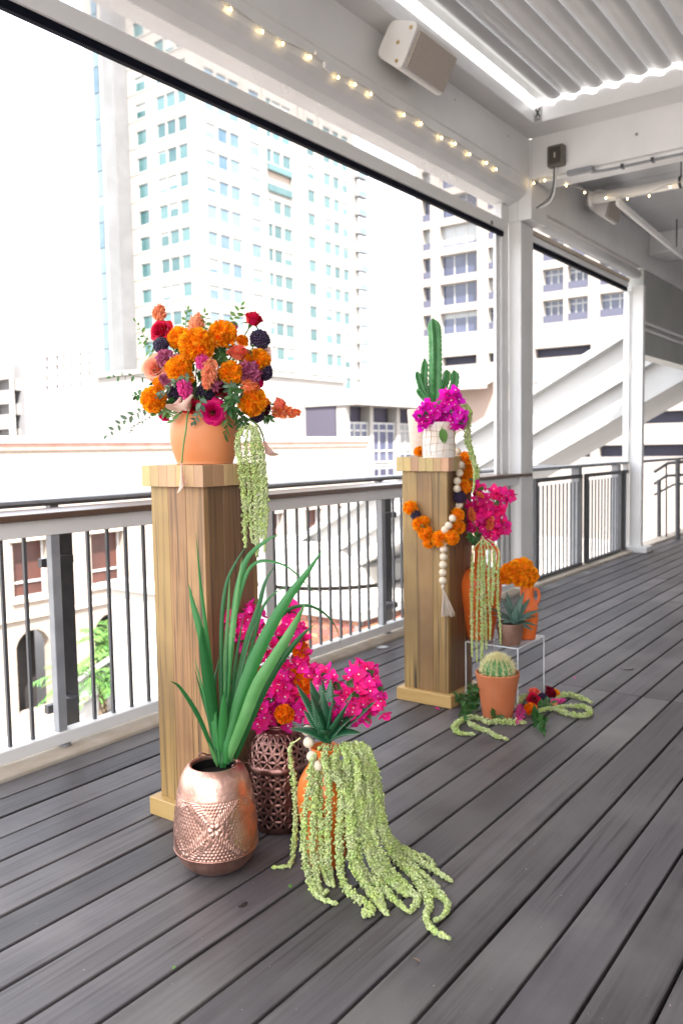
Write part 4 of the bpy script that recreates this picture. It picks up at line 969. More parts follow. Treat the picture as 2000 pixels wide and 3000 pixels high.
for s_ in (1,): 
    sd_ = Vector((_rt.x, _rt.y, 0)).normalized() * s_
    q.tube(bez([RV + sd_ * .031 + Vector((0, 0, .495)), RV + sd_ * .085 + Vector((0, 0, .49)), RV + sd_ * .10 + Vector((0, 0, .44)), RV + sd_ * .085 + Vector((0, 0, .37))], 20), .012, 10)
q.build('handle', [ORN2], vs, True)
RJ = onz(1545, 1874, RZ); RJ = Vector((RJ.x + .035, RJ.y + .02, RZ))
jg = vessel('orange_jug', 'small red orange jug with one handle holding orange marigolds on the riser', 'jug', RJ,
       [(0, 0), (.040, 0), (.046, .005), (.056, .07), (.061, .13), (.058, .175), (.046, .205), (.037, .22), (.036, .25), (.038, .282), (.035, .284), (.031, .28), (.03, .24), (0, .23)], ORN2)
sd_ = Vector((_rt.x, _rt.y, 0)).normalized()
q = MB(); q.tube(bez([RJ + sd_ * .036 + Vector((0, 0, .268)), RJ + sd_ * .058 + Vector((0, 0, .262)), RJ + sd_ * .066 + Vector((0, 0, .225)), RJ + sd_ * .052 + Vector((0, 0, .182))], 18), .008, 10); q.build('handle', [ORN2], jg, True)
RB_ = onz(1498, 1892, RZ); RB_ = Vector((RB_.x + .032, RB_.y + .024, RZ))
BRN = mat('brown_clay', (.17, .085, .058), .6, noise=(12, (.26, .15, .115), 5), bump=(30, .25))
vessel('brown_pot', 'small rough brown clay pot with a blue green agave on the riser', 'pot', RB_,
       [(0, 0), (.046, 0), (.052, .004), (.060, .03), (.0665, .07), (.071, .1), (.073, .112), (.070, .116), (.066, .112), (.064, .1), (0, .095)], BRN, soil=(.065, .10))
# ---- terracotta pot with the barrel cactus
_f = onz(1461, 2103, 0); CB = Vector((_f.x + .034, _f.y + .024, 0))
vessel('terracotta_pot', 'plain tapered terracotta pot with a round golden cactus on the deck', 'pot', CB,
       [(0, 0), (.072, 0), (.076, .003), (.083, .05), (.092, .11), (.101, .165), (.106, .19), (.111, .215), (.1125, .222), (.1105, .226), (.104, .226), (.099, .20), (.097, .18), (0, .175)], TERR2, soil=(.098, .195))

# ================================================================== FLOWERS AND PLANTS
def petmat(name, col, transl=.25, island=.12, hue=.008, rough=.55, noise=None):
    return mat(name, col, rough, spec=.3, island=island, hue=hue, transl=transl, noise=noise)
M_RED = petmat('petal_red', (.62, .008, .045)); M_HOT = petmat('petal_hot_pink', (.72, .006, .17)); M_CORAL = petmat('petal_coral', (.90, .21, .13)); M_PEACH = petmat('petal_peach', (.93, .42, .27)); M_DRED = petmat('petal_dark_red', (.23, .004, .018)); M_BURG = petmat('petal_burgundy', (.13, .006, .03))
M_MARI = petmat('petal_marigold', (1.0, .41, .012), .45, .24, .018); M_MARD = petmat('petal_deep_marigold', (.97, .27, .008), .45, .24, .018)
M_PURP = mat('floret_purple_black', (.022, .010, .040), .5, island=.4); M_DOT = mat('pale_anther', (.70, .66, .72), .5)
M_MAUV = petmat('petal_mauve', (.48, .12, .23), .3, .3, .02)
M_CELP = petmat('plume_peach', (.88, .36, .19), .3, .2, .012); M_CELK = petmat('plume_pink', (.80, .085, .36), .3, .2, .015); M_CELO = petmat('plume_orange', (.86, .24, .08), .3, .2, .012)
M_CALL = petmat('spathe_blush', (.80, .50, .46), .3, .03, .0, .4, noise=(18, (.78, .60, .46), 3)); M_SPDX = mat('spadix', (.75, .50, .10), .6)
M_BOUG = petmat('bract_magenta', (.93, .030, .37), .45, .26, .02, .6); M_BOUV = petmat('bract_violet', (.82, .014, .56), .42, .26, .02, .6); M_BOUF = petmat('bract_fuchsia', (.92, .030, .34), .45, .26, .022, .6)
M_STAR = mat('tiny_white_flower', (.80, .76, .66), .5)
M_LEAF = mat('leaf_green', (.040, .125, .030), .42, island=.3, hue=.02, transl=.22); M_LEAFL = mat('leaf_light_green', (.12, .27, .065), .42, island=.25, hue=.02, transl=.3); M_LEAFG = mat('leaf_grey_green', (.115, .19, .12), .5, island=.3, hue=.02, transl=.2)
M_STEM = mat('stem_green', (.13, .23, .06), .5); M_STEMB = mat('stem_brown', (.09, .06, .035), .6)
M_BLD = mat('blade_dark', (.016, .115, .026), .38, transl=.15, noise=(14, (.012, .095, .022), 5)); M_BLL = mat('blade_light', (.14, .34, .115), .38, transl=.25, noise=(14, (.10, .30, .085), 5)); M_BLM = mat('blade_mid', (.04, .20, .05), .38, transl=.2, noise=(14, (.035, .19, .045), 5))
M_AMA = mat('amaranthus_green', (.50, .62, .20), .7, island=.26, hue=.018, transl=.25, noise=(22, (.58, .64, .34), 3)); M_AMAS = mat('amaranthus_stem', (.66, .74, .34), .5)
M_ALOE = mat('aloe_green', (.014, .075, .032), .28, noise=(25, (.022, .10, .045), 3)); M_AGAV = mat('agave_blue_green', (.055, .115, .090), .42, noise=(14, (.085, .15, .12), 3)); M_TEETH = mat('aloe_teeth', (.55, .62, .42), .5)
M_CACT = mat('cactus_green', (.045, .20, .055), .45, noise=(20, (.085, .28, .09), 3)); M_SPIN = mat('cactus_spine', (.78, .72, .42), .5)
M_BEAD = mat('wood_bead', (.72, .62, .48), .6, noise=(30, (.66, .55, .42), 3)); M_TASS = mat('linen_tassel', (.55, .46, .38), .85, island=.2)

def place(V, c, R=None, s=1.0):
    V = np.asarray(V, float) * s
    if R is not None: V = V @ np.asarray(R).T
    return V + np.array(tuple(c))
def grid_faces(a, b_, o=0):
    return [(o + i * b_ + j, o + i * b_ + j + 1, o + (i + 1) * b_ + j + 1, o + (i + 1) * b_ + j) for i in range(a - 1) for j in range(b_ - 1)]
_t = (1 + 5 ** .5) / 2
ICO_V = np.array([(-1, _t, 0), (1, _t, 0), (-1, -_t, 0), (1, -_t, 0), (0, -1, _t), (0, 1, _t), (0, -1, -_t), (0, 1, -_t), (_t, 0, -1), (_t, 0, 1), (-_t, 0, -1), (-_t, 0, 1)]) / math.hypot(1, _t)
ICO_F = np.array([(0, 11, 5), (0, 5, 1), (0, 1, 7), (0, 7, 10), (0, 10, 11), (1, 5, 9), (5, 11, 4), (11, 10, 2), (10, 7, 6), (7, 1, 8), (3, 9, 4), (3, 4, 2), (3, 2, 6), (3, 6, 8), (3, 8, 9), (4, 9, 5), (2, 4, 11), (6, 2, 10), (8, 6, 7), (9, 8, 1)])
OCT_V = np.array([(1, 0, 0), (-1, 0, 0), (0, 1, 0), (0, -1, 0), (0, 0, 1), (0, 0, -1)], float)
OCT_F = np.array([(0, 2, 4), (2, 1, 4), (1, 3, 4), (3, 0, 4), (2, 0, 5), (1, 2, 5), (3, 1, 5), (0, 3, 5)])
def beads(q, C, r, m=0, low=False):
    C = np.asarray(C, float); r = np.asarray(r, float); n = len(C); BV, BF = (OCT_V, OCT_F) if low else (ICO_V, ICO_F)
    if n == 0: return
    V = (BV[None] * r[:, None, None] + C[:, None]).reshape(-1, 3); F = (BF[None] + (np.arange(n) * len(BV))[:, None, None]).reshape(-1, 3); q.add(V, F, m)
def sphere(q, c, r, m=0, n=16):
    a = np.linspace(0, np.pi, n // 2 + 1); q.lathe([(r * math.sin(x), -r * math.cos(x)) for x in a], n, m, tuple(c))

def leafg(l, w, fold=.15, curl=.3, n=5):
    u = np.linspace(0, 1, n); wd = w / 2 * np.sin(np.pi * np.clip(u, .0, 1) ** .8) ** .8 + .0004
    V = []
    for ui, wi in zip(u, wd):
        z = -curl * l * ui * ui
        V += [(ui * l, -wi, z + fold * wi), (ui * l, 0, z - fold * wi * .4), (ui * l, wi, z + fold * wi)]
    return np.array(V), grid_faces(n, 3)
def rot_to(dx, up=(0, 0, 1)):
    """rotation taking local +X to dx, local +Z near up"""
    x = np.array(tuple(dx), float); x /= np.linalg.norm(x) + 1e-12; u = np.array(tuple(up), float); y = np.cross(u, x)
    if np.linalg.norm(y) < 1e-6: y = np.cross(np.array([.3, .8, .5]), x)
    y /= np.linalg.norm(y); z = np.cross(x, y); return np.stack([x, y, z], 1)
TOCAM = -np.array(tuple(_fw))
def jit(a): return np.array([random.uniform(-a, a) for _ in range(3)])

def rose(q, c, nrm, R, m=0, openness=1.0, N=34):
    """nested whorls of cupped petals with rolled rims; local +Z looks out of the bloom"""
    Rm = frame_to(nrm, random.uniform(0, 6)); g = 7
    for i in range(N):
        t = (i + .5) / N; r = R * (.05 + .80 * t ** .62); ang = i * 2.39996 + random.uniform(-.12, .12)
        A_ = 1.35 - .62 * t; H = R * (1.10 - .42 * t) * random.uniform(.95, 1.04); V = []
        for a in range(g):
            h = a / (g - 1); prof = math.sin(math.pi * (.24 + .42 * h)) ** .6 * (1 - .22 * max(0, (h - .75) / .25) ** 2)
            for b_ in range(g):
                v = -1 + 2 * b_ / (g - 1); th = ang + A_ * v * prof
                roll = max(0, (h - .72) / .28)
                rr = r * (.62 + .38 * h ** 1.2) * (1 + .09 * v * (1 if i % 2 else -1)) + openness * R * (.14 * t * t * h ** 3 + .09 * t * roll ** 2)
                z = H * h * (1 - .10 * v * v) - R * openness * (.20 * t * t * h ** 3 + .20 * t * roll ** 2) - R * .30
                V.append((rr * math.cos(th), rr * math.sin(th), z + .03 * R * math.sin(4 * v + i * 1.7) * h))
        q.add(place(V, c, Rm), grid_faces(g, g), m)
def marigold(q, c, nrm, R, m=0, N=170, flat=.85):
    Rm = frame_to(nrm, random.uniform(0, 6)); sphere(q, tuple(c), R * .62, m, 14)
    for i in range(N):
        z = 1 - 1.35 * (i + .5) / N; ph = i * 2.39996; s_ = math.sqrt(max(0, 1 - z * z)); d = np.array([s_ * math.cos(ph), s_ * math.sin(ph), z * flat]) + jit(.10)
        d /= np.linalg.norm(d); L = R * random.uniform(.86, 1.07); w = R * random.uniform(.26, .36)
        X = rot_to(d, jit(1)); V = []
        for a, (u, ww) in enumerate(((.52, .55), (.82, .95), (1.0, .85))):
            for b_ in range(4):
                v = -1 + 2 * b_ / 3; V.append((L * u * (1 - .05 * (b_ % 2) * (a == 2)), w * ww * v * .5, (.085 * R * (a == 2) * (1 if b_ % 2 else -1) + .14 * R * v * v * u)))
        V = (np.array(V) @ X.T); V[:, 2] *= 1
        q.add(place(V, c, Rm), grid_faces(3, 4), m)
def scabiosa(q, c, nrm, R):
    Rm = frame_to(nrm); C = []; r = []; sphere(q, tuple(c), R * .80, 0, 12)
    for i in range(130):
        z = 1 - 1.5 * (i + .5) / 130; ph = i * 2.39996; s_ = math.sqrt(max(0, 1 - z * z)); C.append(np.array([s_ * math.cos(ph), s_ * math.sin(ph), z * .85]) * R * random.uniform(.82, .98)); r.append(R * random.uniform(.12, .18))
    beads(q, place(C, c, Rm), r, 0)
    k = random.sample(range(110), 46); beads(q, place([C[i] * 1.17 for i in k], c, Rm), [R * .030] * len(k), 1, True)
def stock(q, c, nrm, R, n=46, m=0):
    Rm = frame_to(nrm); sphere(q, tuple(c), R * .5, m, 12)
    for i in range(n):
        d = np.random.default_rng(i + int(R * 1e5)).normal(size=3); d /= np.linalg.norm(d); d[2] = abs(d[2]) * .8 - .2
        X = rot_to(d + jit(.4), jit(1)); V, F = leafg(R * random.uniform(.45, .65), R * random.uniform(.4, .55), .5, random.uniform(-.5, .5), 4); q.add(place(place(V, d * R * .55, X), c, Rm), F, m)
def plume(q, p0, p1, R, n=230, m=0):
    p0, p1 = np.array(tuple(p0)), np.array(tuple(p1)); ax = p1 - p0; L = np.linalg.norm(ax); ax /= L; X = rot_to(ax, (.2, .1, 1))
    for i in range(n):
        t = (i + random.random()) / n; a = random.uniform(0, 6.283); rad = R * (math.sin(math.pi * min(1, .18 + t * .80)) ** .8) * random.uniform(.25, 1)
        d = ax * random.uniform(.5, 1.1) + X[:, 1] * math.cos(a) * .75 + X[:, 2] * math.sin(a) * .75; d /= np.linalg.norm(d)
        b_ = p0 + ax * L * t * .93 + (X[:, 1] * math.cos(a) + X[:, 2] * math.sin(a)) * rad * .55; l = R * random.uniform(.45, .8) * (1.1 - .5 * t); w = R * .06
        Y = rot_to(d, jit(1)); V = np.array([(0, -w, 0), (0, w, 0), (l * .55, -w * 1.2, w), (l * .55, w * 1.2, -w), (l, 0, 0)]) @ Y.T + b_
        q.add(V, [(0, 1, 3, 2), (2, 3, 4)], m)
def calla(q, p0, p1, R, side, m=0):
    """spathe rolling open from throat p0 to mouth p1; side is where the lip points"""
    p0, p1 = np.array(tuple(p0)), np.array(tuple(p1)); ax = p1 - p0; L = np.linalg.norm(ax); ax /= L; sd_ = np.array(tuple(side), float); sd_ -= ax * (sd_ @ ax); sd_ /= np.linalg.norm(sd_); w = np.cross(ax, sd_)
    nu, nv = 10, 21; V = []
    for i in range(nu):
        u = i / (nu - 1)
        for j in range(nv):
            a = -math.pi * 1.08 + 2 * math.pi * 1.08 * j / (nv - 1); f = (1 + math.cos(a)) / 2
            rr = R * (.14 + .42 * u ** 1.5 + .36 * u ** 6 * f); ll = L * u * (1 - .32 * (1 - f) * u) + L * .10 * f * u ** 4; drop = -.10 * L * u ** 6 * f
            V.append(p0 + ax * (ll + drop) + (sd_ * math.cos(a) + w * math.sin(a)) * (rr + .004 * (a / 3) * u))
    q.add(V, grid_faces(nu, nv), m)
    q.tube([p0 + ax * L * .15, p0 + ax * L * .45, p0 + ax * L * .7], [R * .12, R * .11, R * .05], 8, 1)
def sprig(q, path, n, l, w, ms=0, ml=1, drop=.25, alt=True, tip=True, sr=.0012):
    P = bez(path, 24); q.tube(P, [sr * (1.25 - .7 * i / 23) for i in range(24)], 5, ms)
    for i in range(n):
        t = .12 + .86 * (i + .5) / n; k = min(int(t * 23), 22); p = P[k]; tan = P[k + 1] - P[k]; tan /= np.linalg.norm(tan) + 1e-9
        for s_ in ((1, -1) if not alt else ((1,) if i % 2 else (-1,))):
            sdv = np.cross(tan, TOCAM); sdv /= np.linalg.norm(sdv) + 1e-9
            d = tan * random.uniform(.35, .75) + sdv * s_ * random.uniform(.6, 1) + jit(.3) + np.array([0, 0, -drop])
            sc_ = random.uniform(.7, 1.1) * (1.05 - .35 * t)
            V, F = leafg(l * sc_, w * sc_, .3, random.uniform(.05, .4)); q.add(place(V, p, rot_to(d, TOCAM + jit(.7))), F, ml)
    if tip:
        V, F = leafg(l * .7, w * .6, .3, .2); q.add(place(V, P[-1], rot_to(P[-1] - P[-2], TOCAM)), F, ml)
def ribbon(q, path, w, m=0, n=28, taper=(.35, 2.2), twist=0.0, fold=.18, edge=None):
    P = np.array(bez(path, n)); T = np.gradient(P, axis=0); T /= np.linalg.norm(T, axis=1)[:, None]; V = []
    for i in range(n):
        t = i / (n - 1); vw = P[i] - np.array(tuple(CAMP)); sdv = np.cross(T[i], vw); sdv /= np.linalg.norm(sdv) + 1e-9; nn = np.cross(sdv, T[i]); a = twist * (t - .3)
        e = sdv * math.cos(a) + nn * math.sin(a); n2 = nn * math.cos(a) - sdv * math.sin(a)
        ww = w / 2 * (taper[0] + (1 - taper[0]) * math.sin(min(1, t / .55) * math.pi / 2)) * (1 - max(0, (t - .5) / .5) ** taper[1]) + .0003
        V += [P[i] - e * ww + n2 * ww * fold, P[i] - e * ww * .5 - n2 * ww * fold * .2, P[i] - n2 * ww * fold, P[i] + e * ww * .5 - n2 * ww * fold * .2, P[i] + e * ww + n2 * ww * fold]
    q.add(V, grid_faces(n, 5), m)
def succulent_leaf(q, base, tip, w, m=0, teeth=None, sag=0.0, thick=.28, n=9):
    base, tip = np.array(tuple(base)), np.array(tuple(tip)); mid = (base + tip) / 2 + np.array([0, 0, -sag]); P = np.array(bez([base, mid, tip], n)); T = np.gradient(P, axis=0); T /= np.linalg.norm(T, axis=1)[:, None]; k = 8; V = []; E = []
    for i in range(n):
        t = i / (n - 1); up = np.array([0, 0, 1.0]) + .35 * TOCAM; sdv = np.cross(T[i], up); sdv /= np.linalg.norm(sdv) + 1e-9; nn = np.cross(sdv, T[i])
        ww = w / 2 * (.62 + .38 * math.sin(min(1, t / .4) * math.pi / 2)) * (1 - t ** 2.1) + .0004
        for j in range(k):
            a = 2 * math.pi * j / k; V.append(P[i] + sdv * ww * math.cos(a) + nn * ww * (thick * math.sin(a) + .30 * math.cos(a) ** 2 * (1 - t)))
        E.append((P[i], sdv, nn, ww, T[i]))
    q.add(V, [(i * k + j, i * k + (j + 1) % k, (i + 1) * k + (j + 1) % k, (i + 1) * k + j) for i in range(n - 1) for j in range(k)], m)
    if teeth is not None:
        for i in range(2, n - 1):
            for f in (0, .33, .66):
                for s_ in (1, -1):
                    p, sdv, nn, ww, tt = E[i]; p2, s2, n2, w2, _ = E[i + 1]; pp = p + (p2 - p) * f; wq = ww + (w2 - ww) * f
                    b0 = pp + sdv * s_ * wq + nn * wq * .30 * (1 - i / n); q.add([b0 - tt * .0011, b0 + tt * .0011, b0 + sdv * s_ * .0026 + tt * .0016], [(0, 1, 2)], teeth)
def amaranth(q, path, r0=.010, dens=1.0, bare=.0, m=0, ms=1, tip=.35, n=60):
    P = np.array(bez(path, n)); seg = np.linalg.norm(np.diff(P, axis=0), axis=1); L = seg.sum(); cum = np.concatenate([[0], np.cumsum(seg)]) / L
    q.tube(P, [.0022 if t < bare + .25 else .0013 for t in cum], 6, ms)
    r0 *= 1.32; N = int(L / .00088 * dens * (r0 / .010) ** 1.2 * 1.15); rg = np.random.default_rng(random.randrange(10 ** 6)); t = bare * .35 + (1 - bare * .35) * rg.random(N)
    ph = rg.uniform(0, 6, 3); lump = .72 + .30 * np.sin(t * L / .0125 * 2 * np.pi / 2.2 + ph[0]) + .18 * np.sin(t * L / .031 * 6.28 + ph[1])
    keep = (t > bare) | (np.sin(t * L / .020 * np.pi + ph[2]) > .55); t = t[keep]; lump = lump[keep]
    env = r0 * np.clip(lump, .35, 1.2) * (1 - (1 - tip) * np.clip((t - .72) / .28, 0, 1) ** 1.3) * (.55 + .45 * np.clip((t - bare) / .12, 0, 1))
    C = np.stack([np.interp(t, cum, P[:, k]) for k in range(3)], 1); d = rg.normal(size=C.shape); d /= np.linalg.norm(d, axis=1)[:, None]
    C = C + d * env[:, None] * np.sqrt(rg.uniform(.35, 1, len(t)))[:, None]; r = rg.uniform(.0020, .0042, len(t)) * (r0 / .010) ** .4
    beads(q, C, r, m)
def boug(q, path, n, rad, mb=0, mst=1, mstem=2, mlf=None, size=.030, leaves=3):
    P = np.array(bez(path, 40)); q.tube(P, [.0022 * (1.2 - .7 * i / 39) for i in range(40)], 5, mstem)
    for i in range(n):
        t = 1 - (random.random() ** 1.25) * .8; p = P[min(39, int(t * 39))] + jit(1) * rad * random.uniform(.45, 1.0)
        nrm = (p - P[max(0, int(t * 39) - 4)]); nrm = nrm / (np.linalg.norm(nrm) + 1e-6) + TOCAM * .7 + jit(.7) + np.array([0, 0, .1]); Rm = frame_to(nrm, random.uniform(0, 6)); s_ = size * random.uniform(.75, 1.15)
        for k in range(3):
            a = k * 2.0944 + random.uniform(-.25, .25); X = rot_to((math.cos(a), math.sin(a), .55), (0, 0, 1)); V, F = leafg(s_, s_ * .82, .35, random.uniform(-.35, .15), 5); q.add(place(V @ X.T, p, Rm), F, mb)
        for k in range(1):
            a = random.uniform(0, 6.28); V = np.array([(math.cos(a + x) * .0030, math.sin(a + x) * .0030, s_ * .35) for x in (0, 1.2566, 2.513, 3.77, 5.03)]) + np.array([math.cos(a) * .004, math.sin(a) * .004, .001 * k]); q.add(place(V, p, Rm), [(0, 1, 2, 3, 4)], mst)
        q.tube([P[min(39, int(t * 39))], p], .0008, 4, mstem, False)
    if mlf is not None:
        for i in range(leaves):
            t = random.uniform(.2, .95); p = P[int(t * 39)]; V, F = leafg(.045 * random.uniform(.7, 1.1), .028, .3, .3); q.add(place(V, p, rot_to(TOCAM * .5 + jit(1), TOCAM)), F, mlf)

GI = [0]
def flower(name, label, cat, parts, base, group=None):
    """parts: list of (part name, MB, materials)"""
    t = thing(name, label, cat, base, group)
    for nm, q, ms in parts: q.build(nm, ms, t, nm not in ('leaves',) or True)
    return t

# ------------------------------------------------------------------ bouquet in the terracotta bowl
DB = depth(BOWL + Vector((0, 0, .22))); BC0 = np.array(tuple(ond(592, 1150, DB)))
def zb(x, y): return 300 + x * .38265, 860 + y * .38265
MPX = 1.18 * .38265 * 3.02 / FPX
def bp(x, y, off=0.0):
    px, py = zb(x, y); dx, dy = (px - 592) / 190, (py - 1125) / 175
    return np.array(tuple(ond(px, py, DB - .15 * math.sqrt(max(0, 1 - dx * dx - dy * dy)) + off)))
def bn(p, cam_=.7): d = p - BC0; d /= np.linalg.norm(d) + 1e-6; d = d + TOCAM * cam_; return d / np.linalg.norm(d)
MOUTH = np.array(tuple(BOWL)) + np.array([0, 0, .17])
def stem_mb(p, r=.0022, start=None):
    q = MB(); a = MOUTH + jit(.03) * np.array([1, 1, .2]) if start is None else np.array(tuple(start)); mid = (a + p) / 2 + np.array([0, 0, .02]); q.tube(bez([a, mid, p], 10), r, 6); return q
def add_rose(x, y, r, m, label, nrm=None, off=0., op=1., N=24):
    p = bp(x, y, off); n = bn(p) if nrm is None else np.array(nrm, float); q = MB(); rose(q, p - n / np.linalg.norm(n) * r * MPX * .45, n, r * MPX, 0, op, N)
    g = MB(); pb = p - n / np.linalg.norm(n) * r * MPX * .75
    for k in range(5):
        a = k * 1.2566; X = frame_to(n); V, F = leafg(r * MPX * .9, r * MPX * .35, .3, .5); g.add(place(V @ rot_to((math.cos(a), math.sin(a), .1)).T, pb, X), F)
    flower('rose', label, 'flower', [('petals', q, [m]), ('sepals', g, [M_LEAF]), ('stem', stem_mb(pb), [M_STEM])], tuple(pb))
RT = np.array(tuple(_rt)); UP = np.array([0, 0, 1.0])
add_rose(435, 270, 88, M_RED, 'open red rose below a peach plume in the bowl bouquet', TOCAM + .25 * UP - .3 * RT)
add_rose(395, 562, 96, M_PEACH, 'large peach rose in the bowl bouquet', TOCAM - .1 * RT + .1 * UP)
add_rose(1040, 425, 80, M_CORAL, 'coral rose half open under the upper marigold of the bouquet', TOCAM * .5 + .9 * UP + .1 * RT, op=.4)
add_rose(1165, 168, 78, M_RED, 'tall red rose on a long bare stem rising above the bouquet', UP + .45 * RT + .35 * TOCAM, op=.35)
add_rose(850, 905, 90, M_HOT, 'hot pink open rose resting on the bowl rim', TOCAM + .2 * RT - .05 * UP)
add_rose(700, 880, 70, M_RED, 'red rose tucked behind the blush calla lilies at the bowl rim', TOCAM, off=.03)
add_rose(905, 715, 72, M_DRED, 'dark crimson rose deep inside the bouquet', TOCAM + .2 * UP, off=.05)
add_rose(1375, 835, 66, M_CORAL, 'coral rosebud reaching out sideways over an orange plume', RT * 1.0 + .7 * UP + .2 * TOCAM, op=.15, N=18)
add_rose(470, 955, 50, M_HOT, 'hot pink rose drooping over the bowl rim below a marigold', -UP + TOCAM * .5 - .4 * RT, op=.3, N=16)
add_rose(1215, 695, 46, M_HOT, 'hot pink rose peeking out beneath a dark scabious', RT + TOCAM * .2 - .4 * UP, op=.4, N=16, off=.02)
add_rose(1258, 905, 52, M_BURG, 'burgundy rose by the dark scabious and trailing tassels', RT * .6 + TOCAM * .5 - .6 * UP, op=.8, N=18)
for x, y, r, off, lb in ((590, 345, 80, .02, 'orange marigold left half of the double marigold on the bouquet'), (722, 398, 118, -.01, 'biggest orange marigold of the bowl bouquet'), (920, 318, 98, 0, 'orange marigold with a small mauve stock on top of it'), (1195, 515, 82, .01, 'orange marigold under the cream calla lily'), (985, 610, 80, 0, 'orange marigold between the peach plume and the large mauve stock'), (585, 580, 86, 0, 'orange marigold next to the large peach rose'), (640, 515, 55, .02, 'small orange marigold beneath the biggest marigold'), (400, 812, 90, 0, 'orange marigold below the level green sprig'), (1145, 825, 98, 0, 'large orange marigold beneath the orange plume'), (1070, 365, 45, .05, 'small orange marigold behind the half open coral rose'), (1090, 500, 45, .03, 'small orange marigold under the half open coral rose'), (660, 650, 45, .02, 'small orange marigold above the hanging pink plume'), (445, 690, 50, .02, 'small orange marigold below the large peach rose'), (1245, 840, 40, .05, 'small orange marigold at the neck of the coral rosebud')):
    p = bp(x, y, off); n = bn(p, .9); q = MB(); marigold(q, p, n, r * MPX, 0, 200 if r > 70 else 110); g = MB(); g.lathe([(0, -.001), (r * MPX * .4, .0), (r * MPX * .2, -.012), (.003, -.02)], 10); g.v[0] = place(g.v[0], p - n * r * MPX * .35, frame_to(n))
    flower('marigold', lb, 'flower', [('petals', q, [M_MARI]), ('calyx', g, [M_LEAF]), ('stem', stem_mb(p - n * r * MPX * .4), [M_STEM])], tuple(p), 'marigolds of the bowl bouquet')
for x, y, r, off, lb in ((450, 395, 54, -.01, 'dark purple scabious with white dots under the open red rose'), (1205, 352, 68, .0, 'large dark purple scabious on the bouquet above a cream calla'), (1240, 602, 58, .0, 'dark purple scabious with white dots beside the mauve stock'), (1180, 930, 52, .0, 'dark purple scabious with white dots below the lowest marigold'), (790, 760, 62, .06, 'black purple scabious deep between the peach plume and pink rose'), (555, 765, 55, .06, 'black purple scabious deep behind the pink plume')):
    p = bp(x, y, off); q = MB(); scabiosa(q, p, bn(p, 1.0), r * MPX); flower('scabious', lb, 'flower', [('florets', q, [M_PURP, M_DOT]), ('stem', stem_mb(p), [M_STEM])], tuple(p))
for x, y, r, lb in ((480, 490, 62, 'mauve stock beside the large peach rose'), (1118, 612, 88, 'large mauve stock head beside the dark scabious in the bouquet'), (998, 258, 38, 'small mauve stock on top of the upper marigold'), (560, 500, 40, 'small mauve stock bloom over the inner marigold'), (870, 700, 42, 'small mauve stock spray next to the dark crimson rose')):
    p = bp(x, y); q = MB(); stock(q, p, bn(p), r * MPX, 70 if r > 60 else 34); flower('stock_flower', lb, 'flower', [('petals', q, [M_MAUV]), ('stem', stem_mb(p), [M_STEM])], tuple(p))
for a, c, r, m, off, lb in (((840, 500), (795, 735), 62, M_CELP, -.03, 'peach celosia plume hanging in the middle of the bouquet'), ((755, 585), (765, 430), 52, M_CELK, -.02, 'pink celosia plume standing in the middle of the bouquet'), ((610, 655), (650, 800), 62, M_CELK, -.02, 'pink celosia plume hanging above the calla lilies'), ((700, 310), (740, 160), 66, M_CELP, .03, 'loose peach celosia plume at the top of the bouquet'), ((420, 210), (450, 95), 58, M_CELP, .02, 'peach celosia plume above the open red rose'), ((1060, 700), (1190, 730), 66, M_CELO, -.01, 'orange celosia plume over the lowest marigold'), ((1290, 900), (1520, 915), 55, M_CELO, .0, 'pointed orange celosia plume reaching out below the coral rosebud'), ((450, 620), (520, 720), 40, M_MAUV, -.01, 'dusky celosia plume under the peach rose')):
    p0, p1 = bp(*a, off), bp(*c, off); q = MB(); plume(q, p0, p1, r * MPX, 420, 0); flower('celosia', lb, 'flower', [('plume', q, [m]), ('stem', stem_mb(p0), [M_STEM])], tuple(p0))
# calla lilies
q = MB(); calla(q, bp(690, 775, -.02), bp(590, 905, -.05), 58 * MPX * 1.25, -RT * .9 - .2 * UP + .5 * TOCAM); g = stem_mb(bp(690, 775, -.02), .004); flower('calla_lily', 'blush calla lily turned down over the bowl rim', 'flower', [('spathe', q, [M_CALL, M_SPDX]), ('stem', g, [M_STEM])], tuple(bp(690, 775)))
q = MB(); calla(q, bp(600, 800, -.0), bp(555, 900, -.05), 62 * MPX * 1.2, TOCAM + .1 * UP - .4 * RT); flower('calla_lily', 'blush calla lily facing out beside the turned down calla', 'flower', [('spathe', q, [M_CALL, M_SPDX]), ('stem', stem_mb(bp(600, 800)), [M_STEM])], tuple(bp(600, 800)))
q = MB(); calla(q, bp(1200, 430, .03), bp(1305, 460, .03), 58 * MPX, RT * .2 - UP); flower('calla_lily', 'cream calla lily below the large dark scabious', 'flower', [('spathe', q, [M_CALL, M_SPDX]), ('stem', stem_mb(bp(1200, 430, .03)), [M_STEM])], tuple(bp(1200, 430)))
FD = DB - .165
def bd(x, y, d): return np.array(tuple(ond(*zb(x, y), d)))
q = MB(); calla(q, bd(608, 1300, FD), bd(610, 1530, FD - .01), 34 * MPX, TOCAM * .3 - RT); g = MB(); g.tube(bez([bd(680, 850, DB - .12), bd(652, 930, FD + .01), bd(640, 1040, FD), bd(618, 1180, FD), bd(608, 1300, FD)], 24), .0036, 8); flower('calla_lily', 'calla lily bud hanging upside down on a long stem over the plinth edge', 'flower', [('spathe', q, [M_CALL, M_SPDX]), ('stem', g, [M_STEM])], tuple(bd(608, 1300, FD)))
